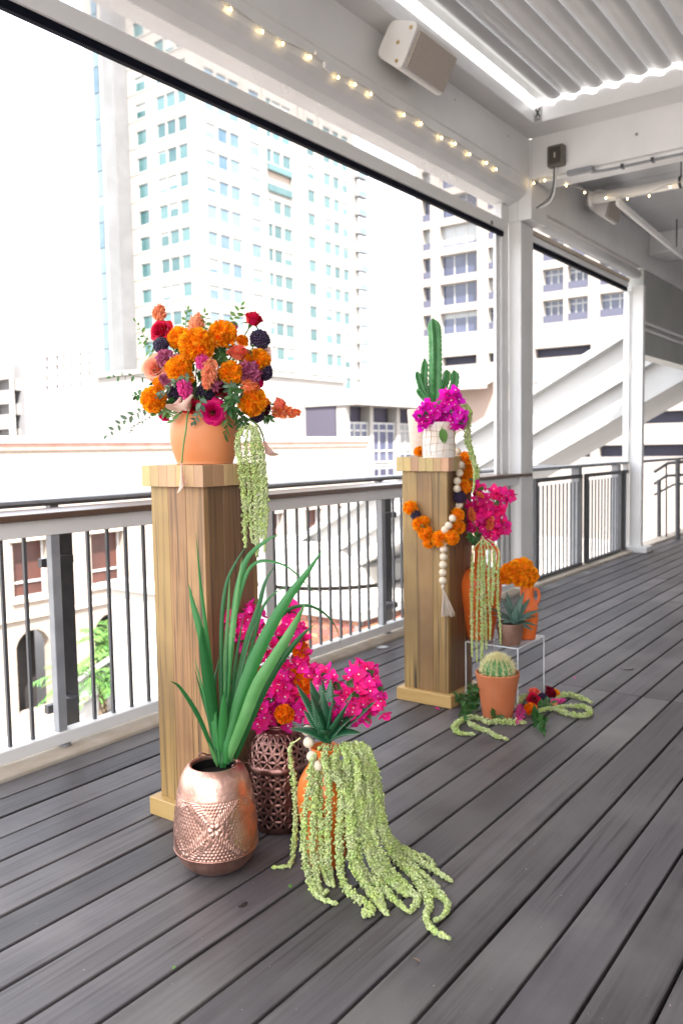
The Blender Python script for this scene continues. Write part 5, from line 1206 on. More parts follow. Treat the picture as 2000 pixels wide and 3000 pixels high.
q = MB(); calla(q, bd(1238, 1130, DB - .04), bd(1300, 1255, DB - .05), 54 * MPX, RT * 1.0 + .1 * UP); g = MB(); g.tube(bez([bd(1120, 960, DB - .05), bd(1190, 1010, DB - .05), bd(1225, 1080, DB - .04), bd(1238, 1130, DB - .04)], 16), .0034, 8); flower('calla_lily', 'blush calla lily hanging out past the green tassels', 'flower', [('spathe', q, [M_CALL, M_SPDX]), ('stem', g, [M_STEM])], tuple(bd(1238, 1130, DB - .04)))
# foliage sprigs of the bouquet
def sprig_px(pts, n, l, w, ml, label, off=-.02, alt=True, drop=.2, brown=False, conv=None, base_off=0):
    conv = conv or (lambda x, y, o: bp(x, y, o)); q = MB(); P = [conv(x, y, off) for x, y in pts]; sprig(q, P, n, l, w, 0, 1, drop, alt)
    flower('leaf_sprig', label, 'foliage', [('leaves', q, [M_STEMB if brown else M_STEM, ml])], tuple(P[0]))
sprig_px([(470, 690), (300, 640), (180, 630), (70, 640)], 10, .030, .015, M_LEAF, 'slender green sprig stretching out level beside the peach rose', .0, True, .3, True)
sprig_px([(440, 840), (300, 900), (170, 970), (40, 1085)], 13, .034, .017, M_LEAFG, 'long grey green sprig trailing down beyond the bowl', .0, True, .2, True)
sprig_px([(440, 880), (340, 960), (250, 1010), (215, 1060)], 12, .012, .006, M_LEAFG, 'thin twig with tiny buds hanging beside the bowl', .0, True, .2, True)
sprig_px([(430, 760), (330, 770), (240, 780)], 9, .036, .018, M_LEAF, 'leafy green sprig behind the lowest outer marigold', .02, False)
sprig_px([(360, 420), (320, 320), (255, 215)], 6, .026, .012, M_LEAFL, 'pale green sprig behind the open red rose', .03)
sprig_px([(430, 520), (370, 440), (290, 360)], 9, .034, .013, M_LEAFL, 'pale willow like sprig under the dark scabious', .02)
sprig_px([(640, 300), (640, 210), (655, 125)], 8, .026, .013, M_LEAFL, 'short upright light green sprig over the double marigold', .02)
sprig_px([(770, 330), (790, 230), (785, 150)], 8, .030, .014, M_LEAFL, 'upright green sprig beside the loose peach plume', -.02)
sprig_px([(930, 280), (1000, 200), (1065, 95)], 10, .032, .016, M_LEAFL, 'light green sprig reaching up beside the tall red rose', .0)
sprig_px([(850, 560), (900, 470), (870, 380)], 12, .036, .02, M_LEAF, 'dark leafy sprig filling the middle of the bouquet', .04, False)
sprig_px([(800, 520), (930, 480), (960, 400)], 12, .034, .018, M_LEAFL, 'bright leafy sprig behind the coral rose', .05, False)
sprig_px([(700, 480), (620, 450), (540, 380)], 10, .03, .015, M_LEAF, 'dark sprig behind the double marigold', .03, False)
sprig_px([(700, 640), (600, 650), (480, 740), (420, 790)], 14, .026, .012, M_LEAFG, 'grey green trailing sprig across the front of the bouquet', -.03, False)
sprig_px([(740, 780), (755, 850), (730, 930), (700, 980)], 9, .034, .018, M_LEAFG, 'grey green leaves between the callas and the hot pink rose', -.03)
sprig_px([(960, 700), (1000, 770), (960, 850)], 8, .044, .020, M_LEAF, 'glossy dark green sprig over the lowest marigold', -.03, False)
sprig_px([(930, 840), (1000, 880), (1060, 940), (1100, 1010)], 12, .046, .017, M_LEAF, 'dark green sprig arching over the bowl side', -.02, False, .5)
sprig_px([(940, 930), (960, 1000), (930, 1090)], 7, .046, .013, M_LEAF, 'narrow leaved green sprig hanging down the bowl', -.03, True, .7)
sprig_px([(1060, 920), (1060, 1000), (1020, 1100)], 9, .046, .014, M_LEAF, 'narrow leaved green sprig hanging beside the tassels', -.02, True, .7)
sprig_px([(1150, 900), (1230, 930), (1280, 960)], 8, .036, .017, M_LEAF, 'dark green sprig below the burgundy rose', -.0, False, .4)
sprig_px([(1140, 480), (1160, 400), (1200, 370)], 6, .034, .015, M_LEAF, 'dark green leaves below the large dark scabious', -.02)
sprig_px([(540, 930), (470, 900), (350, 900)], 10, .034, .015, M_LEAFL, 'light green sprig under the lowest outer marigold', .0, False, .4)
sprig_px([(560, 980), (540, 960), (530, 900)], 4, .034, .014, M_LEAFL, 'small light green leaves at the bowl rim', -.02)
sprig_px([(1100, 780), (1000, 740), (950, 690)], 8, .034, .016, M_LEAFG, 'grey leaves between crimson rose and lowest marigold', -.01, False)
# inner mass of dark foliage that the stems stand in
q = MB()
for i in range(420):
    d = RNG.normal(size=3); d /= np.linalg.norm(d); p = BC0 + np.array([0, 0, -.005]) + d * .135 * random.uniform(.3, 1) * np.array([1, 1, .9]); V, F = leafg(.034 * random.uniform(.7, 1.2), .016, .3, .3); q.add(place(V, p, rot_to(d + jit(.7), jit(1))), F, 0)
o = flower('filler_foliage', 'dense dark green leaves inside the bowl bouquet', 'foliage', [('leaves', q, [M_LEAF])], tuple(BOWL + Vector((0, 0, .18)))); o.children[0]['kind'] = 'stuff'
# green tassels falling from the bowl
def r3(x, y): return x * .63776, 1000 + y * .63776          # zoom of [0,1000,1000,2000]
for pts, r in (([(1130, 380), (1120, 400), (1095, 450), (1105, 560), (1120, 700), (1125, 850), (1128, 945)], .0105), ([(1150, 380), (1135, 420), (1130, 520), (1145, 680), (1150, 800), (1158, 925)], .0085), ([(1150, 370), (1160, 420), (1165, 560), (1175, 700), (1178, 850), (1180, 990)], .012), ([(1170, 380), (1185, 450), (1195, 560), (1205, 700), (1200, 820), (1198, 900)], .011), ([(1180, 390), (1200, 500), (1215, 620), (1222, 760), (1218, 880), (1216, 965)], .010), ([(1110, 390), (1090, 440), (1088, 500), (1100, 560)], .008)):
    P = [ond(*r3(x, y), DB - .08 - .03 * min(1, i / 3)) for i, (x, y) in enumerate(pts)]; q = MB(); amaranth(q, P, r, 1.15, .06)
    flower('amaranthus', 'pale green amaranthus tassel hanging from the bowl down the plinth', 'flower', [('tassel', q, [M_AMA, M_AMAS])], tuple(P[0]), 'green tassels of the bowl')

# ------------------------------------------------------------------ sword leaved plant in the embossed pot
D1 = depth(C1 + Vector((0, 0, .33)))
def zp(x, y): return 500 + x * .3189, 1560 + y * .3189
t = thing('sword_leaf_plant', 'tall plant with long arching green sword leaves in the copper pot', 'plant', tuple(C1 + Vector((0, 0, .28))))
BL = [([(440, 2130), (370, 1960), (250, 1680), (90, 1430), (0, 1365)], 45, M_BLD, -.05, .6), ([(450, 2130), (400, 1950), (350, 1700), (290, 1500), (220, 1255)], 36, M_BLD, 0, .3),
      ([(440, 2120), (400, 1750), (350, 1400), (300, 1050), (282, 830)], 108, M_BLD, -.06, .2), ([(445, 2120), (420, 1900), (340, 1200), (260, 860), (200, 640), (165, 465)], 78, M_BLM, -.02, .3),
      ([(450, 2110), (420, 1800), (370, 1250), (320, 850), (270, 420), (232, 0)], 42, M_BLM, -.03, .4), ([(480, 2110), (470, 1700), (465, 1200), (470, 800), (510, 480), (600, 270), (720, 90)], 42, M_BLD, .03, .5),
      ([(490, 2110), (490, 1500), (500, 1200), (530, 700), (545, 380)], 42, M_BLL, .05, .3), ([(490, 2110), (500, 1600), (530, 1300), (570, 900), (620, 500), (655, 230)], 58, M_BLL, .0, .3),
      ([(500, 2110), (510, 1700), (540, 1200), (590, 700), (640, 420), (720, 210), (900, 60), (1015, 10)], 66, M_BLM, .03, .6), ([(500, 2110), (510, 1800), (550, 1200), (600, 750), (690, 400), (780, 280), (900, 262), (1080, 320), (1250, 480), (1355, 600)], 34, M_BLM, .0, 1.0),
      ([(505, 2110), (540, 1800), (620, 1350), (700, 1000), (800, 700), (870, 450), (960, 300)], 62, M_BLD, .02, .5), ([(510, 2110), (600, 1600), (700, 1200), (770, 950), (840, 700), (950, 560), (1080, 490)], 36, M_BLM, .05, .6),
      ([(510, 2120), (530, 1950), (600, 1650), (700, 1350), (850, 1000), (1050, 640), (1250, 370), (1400, 150)], 130, M_BLM, -.06, .25), ([(515, 2120), (560, 2000), (680, 1700), (800, 1400), (950, 1150), (1130, 850), (1245, 635)], 122, M_BLL, -.08, .25),
      ([(520, 2110), (640, 1850), (770, 1550), (930, 1250), (1100, 950), (1215, 722)], 90, M_BLL, -.03, .3), ([(590, 2085), (640, 1950), (740, 1700), (850, 1450), (1000, 1200), (1180, 970), (1325, 840)], 84, M_BLD, -.04, .3),
      ([(560, 2090), (640, 1700), (750, 1250), (850, 1000), (1000, 790), (1100, 700), (1230, 670), (1320, 690), (1430, 760), (1520, 880), (1560, 1030)], 36, M_BLD, .0, .9), ([(430, 2150), (400, 2060), (350, 1930)], 34, M_BLL, -.02, .2),
      ([(470, 2160), (475, 1900), (485, 1640), (490, 1460)], 84, M_BLM, -.04, .1), ([(500, 2160), (500, 1900), (510, 1650), (525, 1480)], 60, M_BLD, -.02, .2), ([(560, 2110), (590, 1850), (640, 1600), (620, 1290)], 44, M_BLD, .03, .4), ([(470, 2130), (430, 1700), (405, 1400), (440, 1160)], 40, M_BLD, .05, .4)]
for k_ in range(9):                                  # thinner inner leaves
    a_ = -.32 + .09 * k_ + random.uniform(-.03, .03); ln_ = random.uniform(900, 1500); x0_ = 455 + 9 * k_
    BL.append(([(x0_, 2130), (x0_ + a_ * ln_ * .25, 2130 - ln_ * .35), (x0_ + a_ * ln_ * .55, 2130 - ln_ * .7), (x0_ + a_ * ln_ * (.9 + .3 * a_), 2130 - ln_)], random.uniform(26, 44), random.choice((M_BLD, M_BLD, M_BLM)), random.uniform(-.02, .06), .5))
for pts, w_, m_, off, tw_ in BL:
    P = []; n_ = len(pts)
    for i, (x, y) in enumerate(pts): P.append(ond(*zp(x, y), D1 + (i / (n_ - 1)) * off * 1.5 + .012 * math.sin(i + w_)))
    P[0] = Vector(P[0]); q = MB(); ribbon(q, P, w_ * .3189 * D1 / FPX * .92, 0, 34, (.45, 1.55), tw_ * random.choice((-1, 1)), .2); q.build('leaf', [m_], t, True)
q = MB(); q.lathe([(0, .306), (.06, .302), (.098, .296)], 30, c=tuple(C1)); q.build('soil', [SOIL], t)

# ------------------------------------------------------------------ bougainvillea in the pierced vase
D2 = depth(C2 + Vector((0, 0, .42)))
BG = [('bougainvillea spray with magenta bracts leaning against the plinth behind the sword leaves', [(822, 2135), (765, 1985), (705, 1850), (668, 1805)], 52, .034, .02), ('upright magenta bougainvillea spray behind the broadest sword leaf', [(822, 2135), (795, 1960), (755, 1830), (720, 1800)], 46, .034, .04), ('tall magenta bougainvillea spray reaching the white upright of the railing', [(826, 2135), (835, 1960), (840, 1840), (862, 1765)], 40, .030, .06), ('magenta bougainvillea spray under the single deep orange marigold', [(828, 2135), (850, 2010), (880, 1900), (860, 1850)], 50, .034, .03), ('magenta bougainvillea spray low beside the aloe', [(830, 2135), (865, 2060), (905, 2000), (890, 1950)], 54, .036, -.01), ('drooping magenta bougainvillea spray over the pierced copper shoulder', [(820, 2135), (800, 2060), (772, 2070), (757, 2118)], 46, .030, -.05), ('drooping magenta bougainvillea spray between pierced vase and aloe', [(830, 2130), (872, 2070), (915, 2075), (932, 2118)], 64, .034, -.08), ('dense magenta bougainvillea spray at the mouth of the pierced vase', [(824, 2135), (830, 2080), (835, 2030), (830, 1990)], 70, .046, -.03), ('short magenta bougainvillea spray low behind the narrow sword leaves', [(815, 2135), (740, 2050), (670, 2010), (612, 1998)], 26, .024, .03)]
for lb, pts, n_, rad, off in BG:
    P = [ond(x, y, D2 + off * min(1, i / 2)) for i, (x, y) in enumerate(pts)]; q = MB(); boug(q, P, int(n_ * 1.12), rad * 1.15, 0, 1, 2, 3, .033, 8); flower('bougainvillea', lb, 'flower', [('spray', q, [M_BOUG, M_STAR, M_STEMB, M_LEAF])], tuple(P[0]))
def mari_at(p, n, R, m, label, group=None, start=None, dark=False, N=190):
    p = np.array(tuple(p)); q = MB(); marigold(q, p, n, R, 0, N); parts = [('petals', q, [m])]
    if start is not None:
        g = MB(); g.tube(bez([tuple(start), tuple((np.array(tuple(start)) + p) / 2 + jit(.01)), tuple(p)], 10), [.0022] * 8 + [.004, .006], 6); parts.append(('stem', g, [M_STEMB if dark else M_STEM]))
    return flower('marigold', label, 'flower', parts, tuple(p), group)
for px, py, r, off, lb in ((881, 1905, 27, .02, 'deep orange marigold on a dark stem above the bougainvillea by the railing foot'), (893, 2005, 40, -.02, 'wide deep orange marigold between bougainvillea and aloe'), (833, 2093, 29, -.09, 'deep orange marigold just above the pierced vase mouth'), (862, 1978, 20, .0, 'small deep orange marigold half hidden in the bougainvillea'), (745, 1955, 17, .0, 'small deep orange marigold behind the broad sword leaf')):
    mari_at(ond(px, py, D2 + off), TOCAM + UP * .4, r * D2 / FPX, M_MARD, lb, None, ond(826, 2140, D2), True)

# ------------------------------------------------------------------ aloe, bougainvillea, beads and tassels at the orange vase
D3 = depth(C3 + Vector((0, 0, .39)))
def za(x, y): return 700 + x * .287, 1750 + y * .287
t = thing('aloe', 'dark green toothed aloe rosette on top of the orange vase', 'plant', tuple(C3 + Vector((0, 0, .39))))
AB = ond(*za(905, 1440), D3)
for tx, ty, w_, off in ((510, 1340, 105, -.03), (582, 880, 95, .04), (725, 838, 135, .0), (835, 790, 105, .07), (935, 830, 125, .05), (1085, 900, 125, .06), (1212, 955, 95, .03), (1155, 975, 105, .0), (1415, 1040, 100, .0), (1190, 1200, 125, -.03), (1255, 1385, 115, -.07), (850, 945, 105, -.02), (960, 1030, 130, -.06), (722, 955, 155, -.06), (1132, 1045, 165, -.10), (880, 1375, 105, -.11), (660, 1150, 90, .05), (1050, 1180, 90, .08)):
    q = MB(); b_ = AB + Vector(tuple(jit(.008))); tp = ond(*za(tx, ty), D3 + off); succulent_leaf(q, b_, tp, 1.5 * w_ * .287 * D3 / FPX, 0, 1, .0 if ty < 1200 else -.012); q.build('leaf', [M_ALOE, M_TEETH], t, True)
for lb, pts, n_, rad, off in (('magenta bougainvillea spray arching out behind the aloe', [(955, 2165), (985, 2070), (1040, 1975), (1085, 1975)], 44, .030, .06), ('magenta bougainvillea spray drooping to the deck side of the aloe', [(960, 2165), (1030, 2060), (1090, 2010), (1108, 2075)], 50, .032, .04), ('magenta bougainvillea spray just behind the aloe leaf tips', [(955, 2165), (960, 2080), (975, 2000), (950, 1985)], 26, .028, .09), ('magenta bougainvillea spray under the longest aloe leaf', [(962, 2165), (1010, 2110), (1060, 2070), (1075, 2095)], 34, .026, .03)):
    P = [ond(x, y, D3 + off * min(1, i / 2)) for i, (x, y) in enumerate(pts)]; q = MB(); boug(q, P, int(n_ * 1.0), rad * 1.12, 0, 1, 2, 3, .033, 6); flower('bougainvillea', lb, 'flower', [('spray', q, [M_BOUG, M_STAR, M_STEM, M_LEAF])], tuple(P[0]))
def zt2(x, y): return 780 + x * .38265, 2150 + y * .38265
ST = [([(260, 30), (190, 90), (182, 160), (195, 260), (215, 400), (225, 600), (215, 800)], [(200, 950), (165, 1008), (45, 1022)], .0092, .03, .18), ([(440, 70), (350, 200), (330, 420), (300, 560), (285, 750), (295, 940)], [(335, 1110), (390, 1240), (530, 1300)], .0115, -.10, .16),
      ([(450, 70), (390, 250), (370, 500), (355, 800), (375, 990)], [(395, 1140), (430, 1230), (465, 1200)], .0115, -.105, .3), ([(460, 90), (420, 300), (410, 600), (420, 850), (430, 1000)], [(450, 1100), (482, 1160)], .010, -.10, .2), ([(500, 80), (470, 250), (480, 450), (470, 700), (472, 950)], [(488, 1080), (516, 1168)], .0115, -.11, .1),
      ([(520, 90), (560, 250), (572, 450), (560, 700), (560, 940)], [(580, 1110), (640, 1210), (750, 1290), (805, 1335), (795, 1385), (745, 1355), (752, 1405)], .0125, -.11, .1), ([(560, 70), (610, 200), (620, 450), (632, 700), (660, 980)], [(740, 1130), (830, 1270), (930, 1385)], .013, -.11, .12), ([(600, 60), (655, 250), (680, 500), (690, 800), (715, 990)], [(790, 1100), (870, 1160), (960, 1250), (1080, 1355)], .013, -.10, .1),
      ([(620, 60), (690, 250), (720, 500), (740, 750), (790, 950)], [(860, 1090), (860, 1200), (905, 1335)], .0125, -.10, .1), ([(640, 60), (740, 200), (780, 400), (800, 650), (850, 870)], [(960, 1060), (1080, 1180), (1160, 1260), (1100, 1360)], .0135, -.08, .1), ([(660, 60), (760, 220), (830, 420), (850, 620), (900, 800)], [(1030, 1000), (1180, 1130), (1300, 1210), (1385, 1300), (1355, 1390), (1290, 1430)], .0125, -.06, .1),
      ([(680, 50), (790, 250), (850, 450), (870, 650), (925, 800)], [(1010, 930), (1130, 1080), (1200, 1200), (1250, 1300), (1222, 1390), (1262, 1490), (1400, 1568)], .0135, -.05, .1), ([(690, 50), (800, 250), (860, 480), (890, 690), (940, 800)], [(990, 860), (1100, 940), (1250, 1020), (1415, 1125)], .0125, -.03, .1), ([(690, 50), (800, 230), (865, 480), (900, 690), (945, 790)], [(1000, 855), (1120, 910), (1235, 950), (1282, 1010), (1250, 1030)], .011, -.01, .1),
      ([(670, 50), (780, 230), (840, 400), (870, 620), (930, 800)], [(1010, 930), (1150, 1040), (1250, 1120), (1320, 1180)], .0125, -.04, .1), ([(580, 60), (640, 300), (650, 550), (660, 800), (690, 1000)], [(760, 1140), (830, 1230), (890, 1310)], .0125, -.12, .1), ([(650, 60), (720, 300), (760, 550), (770, 750), (820, 930)], [(920, 1080), (1010, 1160), (1090, 1220), (1170, 1250)], .0125, -.09, .1), ([(630, 60), (700, 280), (740, 520), (750, 720), (800, 930)], [(900, 1090), (1000, 1180), (1080, 1240)], .0125, -.08, .1),
      ([(540, 80), (520, 200), (530, 330), (600, 430), (640, 520)], [], .012, -.12, .1), ([(600, 60), (690, 200), (700, 330), (690, 470)], [], .011, -.13, .2), ([(480, 80), (440, 170), (460, 280), (490, 420)], [], .010, -.12, .2), ([(720, 60), (790, 140), (830, 250), (880, 420)], [], .010, -.02, .1)]
STL = {0: 'single pale green tassel hanging apart between pierced vase and orange vase', 1: 'pale green tassel on the orange vase nearest the single hanging tassel', 5: 'pale green tassel whose tip is knotted in a small loop on the deck', 10: 'pale green tassel whose tip bends back in a wide hook on deck', 11: 'longest pale green tassel snaking furthest across the deck boards', 12: 'straight pale green tassel lying out nearest the second plinth side', 13: 'thin pale green tassel with a curled tip beside the straight one'}
for k_, (hang, floor, r, off, bare) in enumerate(ST):
    P = []
    for i, (x, y) in enumerate(hang): P.append(ond(*zt2(x, y), D3 + off * min(1, i / 2.0)))
    for x, y in floor: P.append(onz(*zt2(x, y), .010))
    q = MB(); amaranth(q, P, r, 1.1, bare * .5, n=90)
    flower('amaranthus', STL.get(k_, 'pale green amaranthus tassel falling over the orange vase among the others' if floor else 'short pale green tassel at the orange vase mouth'), 'flower', [('tassel', q, [M_AMA, M_AMAS])], tuple(P[0]), 'green tassels of the orange vase')
bs_ = thing('bead_garland', 'pale wooden bead string hung on the orange vase neck', 'garland', tuple(ond(905, 2175, D3)))
for px, py, off in ((904, 2175, -.01), (914, 2216, -.03), (900, 2140, .02), (930, 2245, -.05), (1005, 2200, .06)):
    q = MB(); sphere(q, ond(px, py, D3 + off), .0185); q.build('bead', [M_BEAD], bs_, True)
q = MB(); q.tube(bez([ond(900, 2140, D3 + .02), ond(904, 2175, D3 - .01), ond(914, 2216, D3 - .03), ond(930, 2245, D3 - .05)], 14), .0015, 5); q.build('cord', [M_TASS], bs_)

# ------------------------------------------------------------------ second plinth
def zq(x, y): return 1150 + x * .3189, 900 + y * .3189
def zr(x, y): return 1150 + x * .3189, 1400 + y * .3189
def startube(q, path, w, ribs=4, m=0, n=40, scal=9.0, ph=0.0):
    P = np.array(bez(path, n)); T = np.gradient(P, axis=0); T /= np.linalg.norm(T, axis=1)[:, None]; L = np.linalg.norm(np.diff(P, axis=0), axis=1).sum(); k = ribs * 6; V = []
    U = np.cross(T[0], (.3, .9, .1)); U /= np.linalg.norm(U)
    for i in range(n):
        t = i / (n - 1); U = U - T[i] * (U @ T[i]); U /= np.linalg.norm(U); W_ = np.cross(T[i], U); env = min(1, .55 + 2.2 * t) * (1 - max(0, (t - .82) / .18) ** 2.2) + .02
        sc_ = .86 + .30 * abs(((t * L * 100 / 2.1 * 1.0) % 1) * 2 - 1)
        for j in range(k):
            a = 2 * math.pi * j / k + ph; e = abs(math.cos(a * ribs / 2 - ph * ribs / 2)) ; rr = w / 2 * env * (.34 + .66 * e ** 2.6 * (sc_ if e > .9 else 1)); V.append(P[i] + U * rr * math.cos(a) + W_ * rr * math.sin(a))
    q.add(V, [(i * k + j, i * k + (j + 1) % k, (i + 1) * k + (j + 1) % k, (i + 1) * k + j) for i in range(n - 1) for j in range(k)] + [tuple(range((n - 1) * k, n * k))], m)
DC = depth(B2 + Vector((0, 0, .35))); mz = .3189 * DC / FPX
t = thing('cactus', 'tall branching green cactus in the blush ribbed pot', 'cactus', tuple(B2 + Vector((0, 0, .24))))
def cq(x, y, o=0): return ond(*zq(x, y), DC + o)
for pts, w_, nm, o in (([(375, 960), (385, 800), (390, 500), (385, 250), (365, 100)], 126, 'main_stem', 0), ([(345, 860), (300, 800), (278, 660), (292, 465)], 56, 'arm', .02), ([(335, 870), (280, 800), (242, 700), (215, 585)], 52, 'arm', -.02), ([(350, 880), (290, 840), (255, 800), (222, 750)], 46, 'arm', -.03), ([(405, 850), (450, 750), (484, 660), (494, 570)], 60, 'arm', .02), ([(415, 860), (515, 785), (560, 690), (558, 575)], 64, 'arm', -.02)):
    q = MB(); startube(q, [cq(x, y, o) for x, y in pts], w_ * mz * (1 if nm == 'main_stem' else 1.5), 4 if nm == 'main_stem' else 3, n=90 if nm == 'main_stem' else 50, ph=.5); so = q.build(nm, [M_CACT], t, False)
    q = MB(); Pc = np.array(bez([cq(x, y, o) for x, y in pts], 40)); hw_ = w_ * mz * (.5 if nm == 'main_stem' else .6)
    for i_ in range(3, 38):
        for sg_ in (-1, 1):
            b0 = Pc[i_] + RT * sg_ * hw_ * .92 * min(1, .55 + 2.2 * i_ / 39) * (1 - max(0, (i_ / 39 - .82) / .18) ** 2.2); q.add([b0 - UP * .0012, b0 + UP * .0012, b0 + RT * sg_ * .007 + UP * .003], [(0, 1, 2)])
    q.build('spines', [M_SPIN], so); so.children[-1]['kind'] = 'stuff'
DW = depth(W2 + Vector((0, 0, .16)))
for lb, pts, n_, rad, off in (('violet magenta bougainvillea filling the white pot', [(1288, 1262), (1275, 1225), (1265, 1205), (1262, 1198)], 46, .045, -.04), ('violet magenta bougainvillea rising against the cactus foot', [(1292, 1262), (1305, 1215), (1320, 1175), (1325, 1160)], 40, .036, -.02), ('violet magenta bougainvillea drooping at the side of the white pot', [(1290, 1262), (1320, 1230), (1335, 1220), (1334, 1242)], 34, .036, -.05), ('violet magenta bougainvillea over the front rim of the white pot', [(1285, 1262), (1262, 1230), (1246, 1228), (1240, 1236)], 30, .030, -.06)):
    P = [ond(x, y, DW + off * min(1, i / 2)) for i, (x, y) in enumerate(pts)]; q = MB(); boug(q, P, int(n_*1.15), rad, 0, 1, 2, 3, .033, 5); flower('bougainvillea', lb, 'flower', [('spray', q, [M_BOUV, M_STAR, M_STEM, M_LEAF])], tuple(P[0]))
q = MB(); V, F = leafg(.075, .038, .25, .25, 7); q.add(place(V, ond(*zq(450, 1110), DW - .085), rot_to(np.array([0, 0, -1.0]) + .2 * RT, TOCAM)), F); q.tube(bez([ond(*zq(440, 1060), DW - .03), ond(*zq(450, 1110), DW - .085)], 6), .0012, 5, 0)
flower('leaf', 'single bright green leaf hanging over the white pot', 'leaf', [('blade', q, [M_LEAFL])], tuple(ond(*zq(450, 1110), DW - .085)))
# loose blossom on the plinth top
pm = onx(*zq(245, 1325), P2C[0] - .13); pm.z = PTOP; mari_at(pm + Vector((0, 0, .024)), UP + TOCAM, .031, M_MARI, 'loose orange marigold lying on the second plinth top')
q = MB(); a = pm + Vector((0, .02, .004)); V, F = leafg(.085, .016, .2, .02, 6); q.add(place(V, a, rot_to(-RT + .1 * TOCAM, UP)), F); V, F = leafg(.045, .02, .2, .5, 6); q.add(place(V, tuple(pm + Vector((0, -.03, .006))), rot_to(RT * .6 + TOCAM * .9, UP)), F)
flower('leaf', 'cut green leaves lying beside the loose marigold on the plinth', 'leaf', [('blade', q, [M_LEAFG])], tuple(a))
# amaranthus hanging from the white pot
def crn(px, py, o=0): return ond(px, py, DG + o)
DG = depth((P2C[0] - .15, P2C[1] - .16, 1.2))
for pts, r in (([(590, 930), (640, 905), (690, 930), (680, 1050), (675, 1200), (720, 1330), (755, 1440), (775, 1500), (785, 1570)], .0135), ([(600, 950), (690, 920), (715, 980), (700, 1120), (715, 1280), (745, 1420), (750, 1560), (735, 1700)], .0085), ([(560, 1100), (565, 1180), (560, 1240)], .005)):
    P = [ond(*zq(x, y), DW - .03 + .01 * i) for i, (x, y) in enumerate(pts)]; q = MB(); amaranth(q, P, r, .9, .1)
    flower('amaranthus', 'olive green amaranthus tassel falling from the white pot past the plinth corner', 'flower', [('tassel', q, [M_AMA, M_AMAS])], tuple(P[0]), 'green tassels of the white pot')
# garland of marigolds and string of beads
gl = thing('marigold_garland', 'garland of orange marigolds and dark purple blooms draped round the second plinth', 'garland', tuple(ond(*zr(430, 560), DG)))
GR = [(zq(668, 1388), 58, 0), (zq(702, 1488), 58, 0), (zq(690, 1572), 56, 0), (zq(650, 1655), 66, 0), (zq(615, 1745), 58, 1), (zr(590, 345), 62, 0), (zr(600, 455), 62, 0), (zr(540, 548), 66, 0), (zr(432, 560), 72, 0), (zr(330, 595), 52, 0), (zr(300, 510), 66, 0), (zr(250, 425), 68, 0), (zr(212, 345), 48, 1), (zr(162, 278), 64, 0), (zr(290, 395), 44, 0)]
XF = P2C[0] - .1365; YF = P2C[1] - .1365
GP = []
for (px, py), r, dk in GR:
    onf = onx(px, py, XF - .028)                 # against the plinth face towards the camera-left ...
    p = onf if onf.y > YF - .01 else ony(px, py, YF - .03)   # ... or round the corner on the other face
    GP.append(p); q = MB(); R = 1.12 * r * .3189 * depth(p) / FPX
    if dk: scabiosa(q, tuple(p), TOCAM + jit(.3), R * .9); q.build('dark_bloom', [M_PURP, M_PURP], gl, True)
    else: marigold(q, np.array(tuple(p)), TOCAM + jit(.5), R, 0, 150); q.build('marigold', [M_MARI], gl, True)
for k in (2, 6, 9, 11):
    q = MB(); V, F = leafg(.035, .010, .2, .2); q.add(place(V, tuple(GP[k] + Vector(tuple(TOCAM * .032))), rot_to(RT * .6 - UP * .6 + jit(.4), TOCAM)), F); q.build('leaf', [M_LEAF], gl, True)
q = MB(); q.tube(bez([tuple(p) for p in GP[:14]], 60), .0012, 5); q.tube(bez([tuple(GP[13]), tuple(onx(*zr(150, 200), XF - .003)), tuple(onx(*zq(80, 1560), XF - .003))], 10), .001, 5); q.build('thread', [M_TASS], gl, True)
bg_ = thing('bead_garland', 'string of pale wooden beads with a linen tassel on the second plinth', 'garland', tuple(ond(*zr(466, 725), DG)))
BPX = [zq(566, 1285), zq(592, 1332), zq(625, 1448), zq(612, 1524), zq(592, 1597), zq(590, 1668), zr(610, 250), zr(590, 300), zr(550, 372), zr(512, 438), zr(480, 478), zr(470, 590), zr(467, 655), zr(466, 725), zr(462, 798), zr(460, 870), zr(460, 943)]
BPp = []
for i, (px, py) in enumerate(BPX):
    onf = onx(px, py, XF - .022); p = onf if onf.y > YF - .012 else ony(px, py, YF - .022)
    if i < 2: p = ony(px, py, YF + (.05, .015)[i]); p.z = PTOP + .022
    BPp.append(p); q = MB(); sphere(q, p, .0208); q.build('bead', [M_BEAD], bg_, True)
q = MB(); q.tube([tuple(p) for p in BPp], .0014, 5); q.build('cord', [M_TASS], bg_)
q = MB(); top = np.array(tuple(BPp[-1])) - UP * .02; bt_ = np.array(tuple(onx(*zr(505, 1270), XF - .02)))
if bt_[1] < YF: bt_ = np.array(tuple(ony(*zr(505, 1270), YF - .02)))
q.lathe([(.004, .0), (.010, -.006), (.009, -.02), (.006, -.026)], 12, 0, tuple(top))
for i in range(90):
    e = bt_ + RT * random.uniform(-.034, .038) + TOCAM * random.uniform(-.01, .012) + UP * random.uniform(-.006, .02); md = (top + e) / 2 + (e - bt_) * -.12 + jit(.004); q.tube(bez([top - UP * .008, top - UP * .025 + jit(.003), md, e], 9), .0011, 4, 0, False)
q.build('tassel', [M_TASS], bg_, True)

